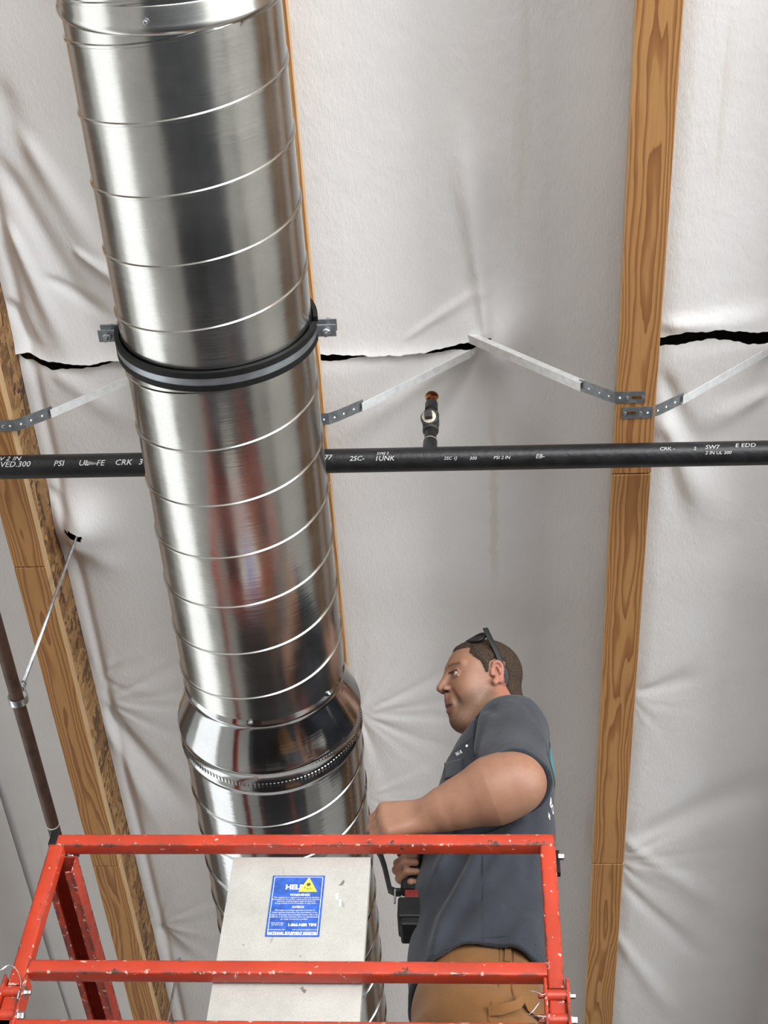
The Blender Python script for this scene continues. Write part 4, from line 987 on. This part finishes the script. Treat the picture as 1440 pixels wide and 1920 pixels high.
# T-shirt: a thin shell, open at hem, sleeves and neck
HEM = 1.700
folds = []
def fold(p, q, w, amp): folds.append((np.array(p, float), np.array(q, float), w, amp))
FY = 2.285
for a, b, w_, am in (((905, 1595), (800, 1790), .022, .013), ((880, 1600), (830, 1700), .018, -.010), ((950, 1605), (890, 1690), .016, .009), ((990, 1540), (930, 1600), .018, .010), ((1005, 1520), (985, 1640), .014, -.008),
                     ((860, 1560), (810, 1650), .016, .008), ((930, 1690), (850, 1800), .030, .008), ((1010, 1700), (960, 1780), .022, .006), ((960, 1540), (880, 1570), .013, -.009), ((820, 1640), (790, 1800), .016, -.008)):
    fold(W(*a, Y=FY), W(*b, Y=FY), w_, am)
for a, b, w_, am in (((905, 1345), (885, 1420), .012, .008), ((925, 1335), (960, 1400), .016, -.007), ((960, 1330), (1015, 1400), .014, .007), ((900, 1400), (1000, 1440), .012, -.006), ((985, 1340), (1025, 1430), .012, -.006), ((930, 1375), (1000, 1395), .010, .006)):
    fold(W(*a, Y=2.24), W(*b, Y=2.20), w_, am)
fold(W(935, 1318, Y=2.32), W(900, 1350, Y=2.28), .008, -.010); fold(W(900, 1350, Y=2.28), W(897, 1410, Y=2.25), .008, -.012)
def wobs(x, y, z):
    o = .0022*np.sin(31*x+17*z+9*y)*np.sin(23*z-8*y+1)+.0014*np.sin(63*x-41*z+30*y+2)
    for p, q, w_, am in folds:
        d = q-p; L2 = d@d; h = np.clip(((x-p[0])*d[0]+(y-p[1])*d[1]+(z-p[2])*d[2])/L2, 0, 1)
        r2 = (x-p[0]-h*d[0])**2+((y-p[1]-h*d[1])*.55)**2+(z-p[2]-h*d[2])**2
        o = o-1.8*am*np.exp(-r2/(w_*w_*.8))*(.35+.65*np.sin(np.pi*np.clip(h*.9+.05, 0, 1)))
    return o
Fs = Field(rng(-.20, .22, .0034), rng(2.06, 2.80, .0034), rng(1.655, 2.45, .0034))
TS = [(1.60, -.016, 2.45, .150, .182), (1.70, -.014, 2.45, .147, .178), (1.80, -.012, 2.45, .149, .178), (1.93, -.005, 2.45, .151, .178), (2.05, .008, 2.45, .143, .180), (2.15, .018, 2.45, .137, .184), (2.25, .030, 2.45, .130, .186), (2.31, .042, 2.448, .116, .170), (2.36, .052, 2.445, .094, .125), (2.40, .058, 2.44, .078, .088), (2.43, .06, 2.44, .05, .05)]
Fs.loft(TS, .02, 2.4)
def sleeve(S, E, r0, r1):
    d = E-S; Fs.cap(S+d*-.02, S+d*1.22, r0, r1, .035)
sleeve(Sl, El, .080, .066); sleeve(Sr, Er, .074, .070)
g = [Fs.a[0][:, None, None], Fs.a[1][None, :, None], Fs.a[2][None, None, :]]
Fs.D = (Fs.D+wobs(*g)).astype(np.float32)
TH = .0110
shirt_solid = Fs.D.copy()
Fs.D = np.maximum(Fs.D, -(Fs.D+TH))
hemz = HEM+.006*np.sin(g[0]*22+1)+.010*np.clip((g[0]+.02)/.15, -1, 1)*0-.012*np.clip((-.06-g[0])/.08, 0, 1)
Fs.D = np.maximum(Fs.D, (hemz-g[2])).astype(np.float32)
def sleeve_cut(S, E, t0, tilt=(0, 0, 0)):
    d = E-S; L = np.linalg.norm(d); d = d/L+np.array(tilt); d /= np.linalg.norm(d); c = S+(E-S)*t0
    ax = (E-S)/L
    def f(x, y, z):
        h = (x-c[0])*d[0]+(y-c[1])*d[1]+(z-c[2])*d[2]
        px, py, pz = x-c[0], y-c[1], z-c[2]; t_ = px*ax[0]+py*ax[1]+pz*ax[2]
        r = np.sqrt(np.maximum((px-t_*ax[0])**2+(py-t_*ax[1])**2+(pz-t_*ax[2])**2, 1e-9))-.100
        return np.maximum(-h, r)
    Fs.put(f, c-.30, c+.30, 0, 'cut')
sleeve_cut(Sl, El, 1.0, (-.20, -.05, 0)); sleeve_cut(Sr, Er, .66)
nd = hp(-.028, 0, -.045)-NB; nd /= np.linalg.norm(nd)
Fs.cap(NB-nd*.03+np.array((-.012, 0, -.004)), NB+nd*.20, .0665, .085, .004, 'cut')
V, F = Fs.mesh(); shirt = mk('t_shirt', V, F, M['shirt_cloth'], person, smooth=True)
bvh_shirt = BVHTree.FromPolygons([Vector(p) for p in V], [tuple(int(i) for i in f) for f in F])
def stick(u, v, off=.0012, bv=None):
    """point on the cloth under picture position u, v"""
    r = Vector(W(u, v, Y=1.0)).normalized(); h = (bv or bvh_shirt).ray_cast(Vector((0, 0, 0)), r)
    if h[0] is None: return None
    nn = h[1] if h[1].dot(r) < 0 else -h[1]
    return np.array(h[0]+nn*off)
def patch(name, pts, mat, off=.0016, nu=8, nv=8, parent=person):
    """a patch of cloth lying on the shirt, corners given as picture positions"""
    V = []; F = []; A = [np.array(p, float) for p in pts]
    for i in range(nu+1):
        for j in range(nv+1):
            s, t_ = i/nu, j/nv; q = A[0]*(1-s)*(1-t_)+A[1]*s*(1-t_)+A[2]*s*t_+A[3]*(1-s)*t_; p = stick(q[0], q[1], off)
            V.append(p)
    for i in range(nu):
        for j in range(nv):
            a = (i*(nv+1)+j, i*(nv+1)+j+1, (i+1)*(nv+1)+j+1, (i+1)*(nv+1)+j)
            if all(V[k] is not None for k in a): F.append(a)
    V = [p if p is not None else np.array((0, 2.45, 2.0)) for p in V]
    if not F: return None
    o = mk(name, V, F, M[mat], parent, smooth=True)
    bm = bmesh.new(); bm.from_mesh(o.data); bmesh.ops.delete(bm, geom=[v for v in bm.verts if not v.link_faces], context='VERTS'); bm.to_mesh(o.data); bm.free()
    sd = o.modifiers.new('thick', 'SOLIDIFY'); sd.thickness = .0018; sd.offset = 0
    return o
patch('chest_pocket', [(836, 1432), (868, 1424), (868, 1452), (836, 1462)], 'shirt_cloth', .003)
def shirt_text(s, u, v, size_px, ang=0.0, xs=1.0):
    V, F = text_geo(s, 1.0, 'LEFT', .02); P_ = []; ca_, sa_ = math.cos(ang), math.sin(ang)
    for x, y, z in V:
        a, b = x*size_px*xs, -y*size_px; p = stick(u+a*ca_-b*sa_, v+a*sa_+b*ca_, .0014); P_.append(p)
    F = [f for f in F if all(P_[i] is not None for i in f)]
    if not F: return
    P_ = [p if p is not None else np.array((0, 2.45, 2.0)) for p in P_]
    o = mk('shirt_print', P_, F, M['decal_white'], shirt)
    bm = bmesh.new(); bm.from_mesh(o.data); bmesh.ops.delete(bm, geom=[v for v in bm.verts if not v.link_faces], context='VERTS'); bm.to_mesh(o.data); bm.free()
shirt_text('RK-R', 857, 1418, 9, -.5, .65)
sp_ = stick(876, 1399, .001)
if sp_ is not None: MB().lathe(sp_, (-.3, -.7, -.6), [(0, .0032), (.0008, .0030)], 12).mk('paint_spot', M['label_paper'], shirt)
def spath(pts, name, w, th, off, mat='shirt_cloth'):
    P_ = [p for p in (stick(u, v, off) for u, v in pts) if p is not None]
    if len(P_) > 1: MB().sweep(P_, [(-w, -th), (w, -th), (w, th), (-w, th)], up=(0, -1, -.4)).mk(name, M[mat], shirt, smooth=True, sharp=50)
spath([(906, 1604), (907, 1640), (907, 1680), (906, 1720), (905, 1764)], 'side_seam', .0013, .0011, .0004)
spath([(806, 1798), (830, 1782), (860, 1768), (890, 1760), (920, 1757), (950, 1755), (980, 1760), (1005, 1772)], 'hem_stitch', .0011, .0009, .0004)
# print on the back of the shirt
def back_stick(y, z, off=.0012):
    h = bvh_shirt.ray_cast(Vector((.6, y, z)), Vector((-1, 0, 0))); return None if h[0] is None else np.array(h[0])+np.array(h[1])*off*(1 if h[1][0] > 0 else -1)
def back_disc(name, y0, z0, r, mat, off):
    V = [back_stick(y0, z0, off)]; F = []; n = 40; R_ = 6
    for i in range(1, R_+1): V += [back_stick(y0+r*i/R_*math.cos(2*math.pi*j/n), z0+r*i/R_*math.sin(2*math.pi*j/n), off) for j in range(n)]
    F = [(0, 1+j, 1+(j+1) % n) for j in range(n)]
    for i in range(R_-1): F += [(1+i*n+j, 1+(i+1)*n+j, 1+(i+1)*n+(j+1) % n, 1+i*n+(j+1) % n) for j in range(n)]
    if all(p is not None for p in V): mk(name, V, F, M[mat], shirt, smooth=True)
back_disc('back_emblem_ring', 2.405, 2.302, .060, 'logo_green', .0012); back_disc('back_emblem', 2.405, 2.302, .051, 'logo_teal', .0020)
def back_text(t_, y0, z0, size):
    V, F = text_geo(t_, size, 'LEFT', .0008); P_ = [back_stick(y0+x, z0+y, .0014) for x, y, z in V]
    if all(p is not None for p in P_): mk('back_print', P_, F, M['decal_white'], shirt)
back_text('BO', 2.352, 2.128, .030); back_text('IS', 2.352, 2.092, .018)

# trousers
Ft = Field(rng(-.20, .19, .0045), rng(2.22, 2.68, .0045), rng(FLOOR+.03, 1.80, .0045))
TT = [(1.50, -.022, 2.45, .128, .165), (1.58, -.020, 2.45, .135, .170), (1.66, -.016, 2.45, .134, .166), (1.72, -.012, 2.45, .128, .160), (1.78, -.010, 2.45, .124, .155)]
Ft.loft(TT, .02, 2.4)
for s, yy in ((-1, 2.36), (1, 2.54)):
    Ft.cap((-.020, yy, 1.56), (-.03, yy, 1.24), .098, .082, .03); Ft.cap((-.03, yy, 1.24), (.005, yy, FLOOR+.07), .082, .075, .03)
g = [Ft.a[0][:, None, None], Ft.a[1][None, :, None], Ft.a[2][None, None, :]]
Ft.D = (Ft.D+.003*np.sin(24*g[0]+31*g[2]+10*g[1])*np.sin(19*g[2]-6*g[0])+.002*np.sin(70*g[2]+30*g[0])).astype(np.float32)
V, F = Ft.mesh(); trs = mk('trousers', V, F, M['trouser_cloth'], person, smooth=True)
bvh_t = BVHTree.FromPolygons([Vector(p) for p in V], [tuple(int(i) for i in f) for f in F])
def tpath(pts, name, w, th, off, mat='trouser_cloth', lift_=None, par=None):
    P_ = []
    for i, (u, v) in enumerate(pts):
        p = stick(u, v, off+(lift_[i] if lift_ else 0), bvh_t)
        if p is not None: P_.append(p)
    if len(P_) < 2: return
    MB().sweep(P_, [(-w, -th), (w, -th), (w, th), (-w, th)], up=(0, -1, -.4)).mk(name, M[mat], par or trs, smooth=True, sharp=50)
tpath([(939, 1778), (938, 1800), (938, 1825), (936, 1850), (922, 1880), (916, 1915)], 'side_seam', .0014, .001, .001)
tpath([(964, 1785), (963, 1812), (960, 1850), (966, 1880), (985, 1900)], 'side_seam', .0014, .001, .001)
tpath([(951, 1774), (951, 1790), (950, 1806)], 'belt_loop', .006, .002, .004)
tpath([(915, 1898), (935, 1899), (960, 1893), (972, 1880), (985, 1894), (1005, 1908), (1025, 1918)], 'hammer_loop', .009, .0015, .004, lift_=[0, .008, .014, .008, .008, .010, .004])
for yy in (2.36, 2.54):
    m = MB(); m.sweep([(.06, yy, FLOOR+.05), (.0, yy, FLOOR+.055), (-.08, yy, FLOOR+.045), (-.17, yy, FLOOR+.035), (-.20, yy, FLOOR+.03)], rectprof(.048, .05, .03), radii=[.85, 1.0, .95, .75, .5])
    m.mk('boot', M['boot_leather'], person, smooth=True); MB().box(-.205, .075, yy-.048, yy+.048, FLOOR, FLOOR+.018).mk('boot_sole', M['black_rubber'], person, bevel=.008)
    MB().lathe((.01, yy, FLOOR+.05), (0, 0, 1), [(0, .056), (.1, .054)], 24).mk('boot_shaft', M['boot_leather'], person, smooth=True, sharp=40)

# ------------------------------------------------------------------ sunglasses pushed up on the head
sgl = empty('sunglasses', hp(.0, 0, .12), 'black sunglasses pushed up on top of the head', 'sunglasses')
hinge = np.array((.008, 0, .127)); tip = np.array((-.036, 0, -.016))
for s in (-1, 1):
    pth = [(hinge[0], s*.071, hinge[2]), (.000, s*.080, .096), (-.014, s*.083, .062), (-.024, s*.084, .030), (-.036, s*.083, .006), (-.037, s*.081, -.014), (-.035, s*.079, -.022)]
    MB().sweep([hp(*p) for p in pth], rectprof(.0018, .0062, .001), up=HA@np.array((.9, 0, .3)), radii=[1.1, 1.15, 1.1, 1, .85, .7, .6]).mk('temple', M['black_plastic'], sgl, smooth=True, sharp=50)
    V = []; n = 28
    hv = np.array((.86, 0, -.51)); c0 = hinge+hv*.021
    outl = []
    for j in range(n):
        a = 2*math.pi*j/n; cl_, sl_ = math.cos(a), math.sin(a); x = s*.037+.030*np.sign(cl_)*abs(cl_)**.7; y = -.021*np.sign(sl_)*abs(sl_)**.75*(1.0 if s*cl_ > 0 else .95); outl.append((x, y))
    up_n = np.array((.51, 0, .86))
    pt = lambda x, y, o_: hp(*(c0+hv*y*1.0+np.array((0, x, 0))+up_n*(o_-4.5*(x*x))))
    V = [pt(x, y, 0) for x, y in outl]+[pt(x, y, .0015) for x, y in outl]
    mk('lens', V, [tuple(range(n)), tuple(range(2*n-1, n-1, -1))]+[(j, n+j, n+(j+1) % n, (j+1) % n) for j in range(n)], M['lens'], sgl)
    fp = [pt(x*1.0, y*1.06, .0008) for x, y in outl]; MB().tube(fp+[fp[0], fp[1]], .0036, 8).mk('rim', M['black_plastic'], sgl, smooth=True)
MB().tube([pt(-.008, -.008, .001), pt(0, -.011, .002), pt(.008, -.008, .001)], .0028, 8).mk('bridge', M['black_plastic'], sgl, smooth=True)

# ------------------------------------------------------------------ cordless drill in the right hand
gxc, gyc = -.157, 2.373
dr = empty('cordless_drill', (gxc, gyc, 1.83), 'black and red cordless drill held below the guardrail', 'drill')
MB().sweep([(gxc+.010, gyc, 2.045), (gxc+.004, gyc, 2.00), (gxc, gyc, 1.95), (gxc-.002, gyc, 1.905)], rectprof(.0140, .019, .010), up=(1, 0, 0)).mk('grip', M['black_plastic'], dr, smooth=True, sharp=60)
MB().lathe((gxc+.085, gyc, 2.062), (-1, 0, 0), [(0, .020), (.006, .028), (.085, .031), (.105, .028), (.112, .024)], 32).mk('motor_housing', M['red_plastic'], dr, smooth=True, sharp=40)
MB().lathe((gxc-.027, gyc, 2.062), (-1, 0, 0), [(0, .022), (.024, .022), (.028, .016), (.036, .009)], 24).mk('chuck', M['black_plastic'], dr, smooth=True, sharp=40)
MB().lathe((gxc-.060, gyc, 2.062), (-1, 0, 0), [(0, .0035), (.022, .0035)], 8).mk('driver_bit', M['zinc'], dr)
MB().obox((gxc-.026, gyc, 2.016), ((1,0,0),(0,1,0),(0,0,1)), (.006, .008, .012)).mk('trigger', M['red_plastic'], dr, bevel=.003)
bx0 = float(W(748, 1690, Y=gyc)[0]); bx1 = bx0+.105; bz0 = float(W(760, 1735, Y=gyc-.03)[2]); bz1 = float(W(760, 1664, Y=gyc-.03)[2])
bzm = bz1-.022
m = MB().sweep([(bx0+.014, gyc, bzm+.004), (bx1, gyc, bzm+.004)], rectprof(.031, .016, .008)); foot = m.mk('battery_foot', M['red_plastic'], dr, smooth=True, sharp=50)
MB().box(bx0, bx1, gyc-.035, gyc+.035, bz0+.018, bzm-.004).mk('battery', M['black_plastic'], dr, bevel=.005)
MB().box(bx0+.006, bx1-.004, gyc-.032, gyc+.032, bz0, bz0+.022).mk('battery_base', M['black_plastic'], dr, bevel=.005)
hk = [W(u, v, Y=gyc-.02) for u, v in ((706, 1590), (714, 1604), (721, 1625), (727, 1650), (731, 1668), (741, 1673), (752, 1673))]
MB().sweep(hk, rectprof(.0045, .009, .001), up=(0, 1, 0)).mk('belt_hook', M['black_plastic'], dr, smooth=True, sharp=50)
MB().tube([W(741, 1668, Y=gyc-.035), W(740, 1694, Y=gyc-.035)], .0022, 8).mk('hook_screw', M['zinc'], dr)
#PART3
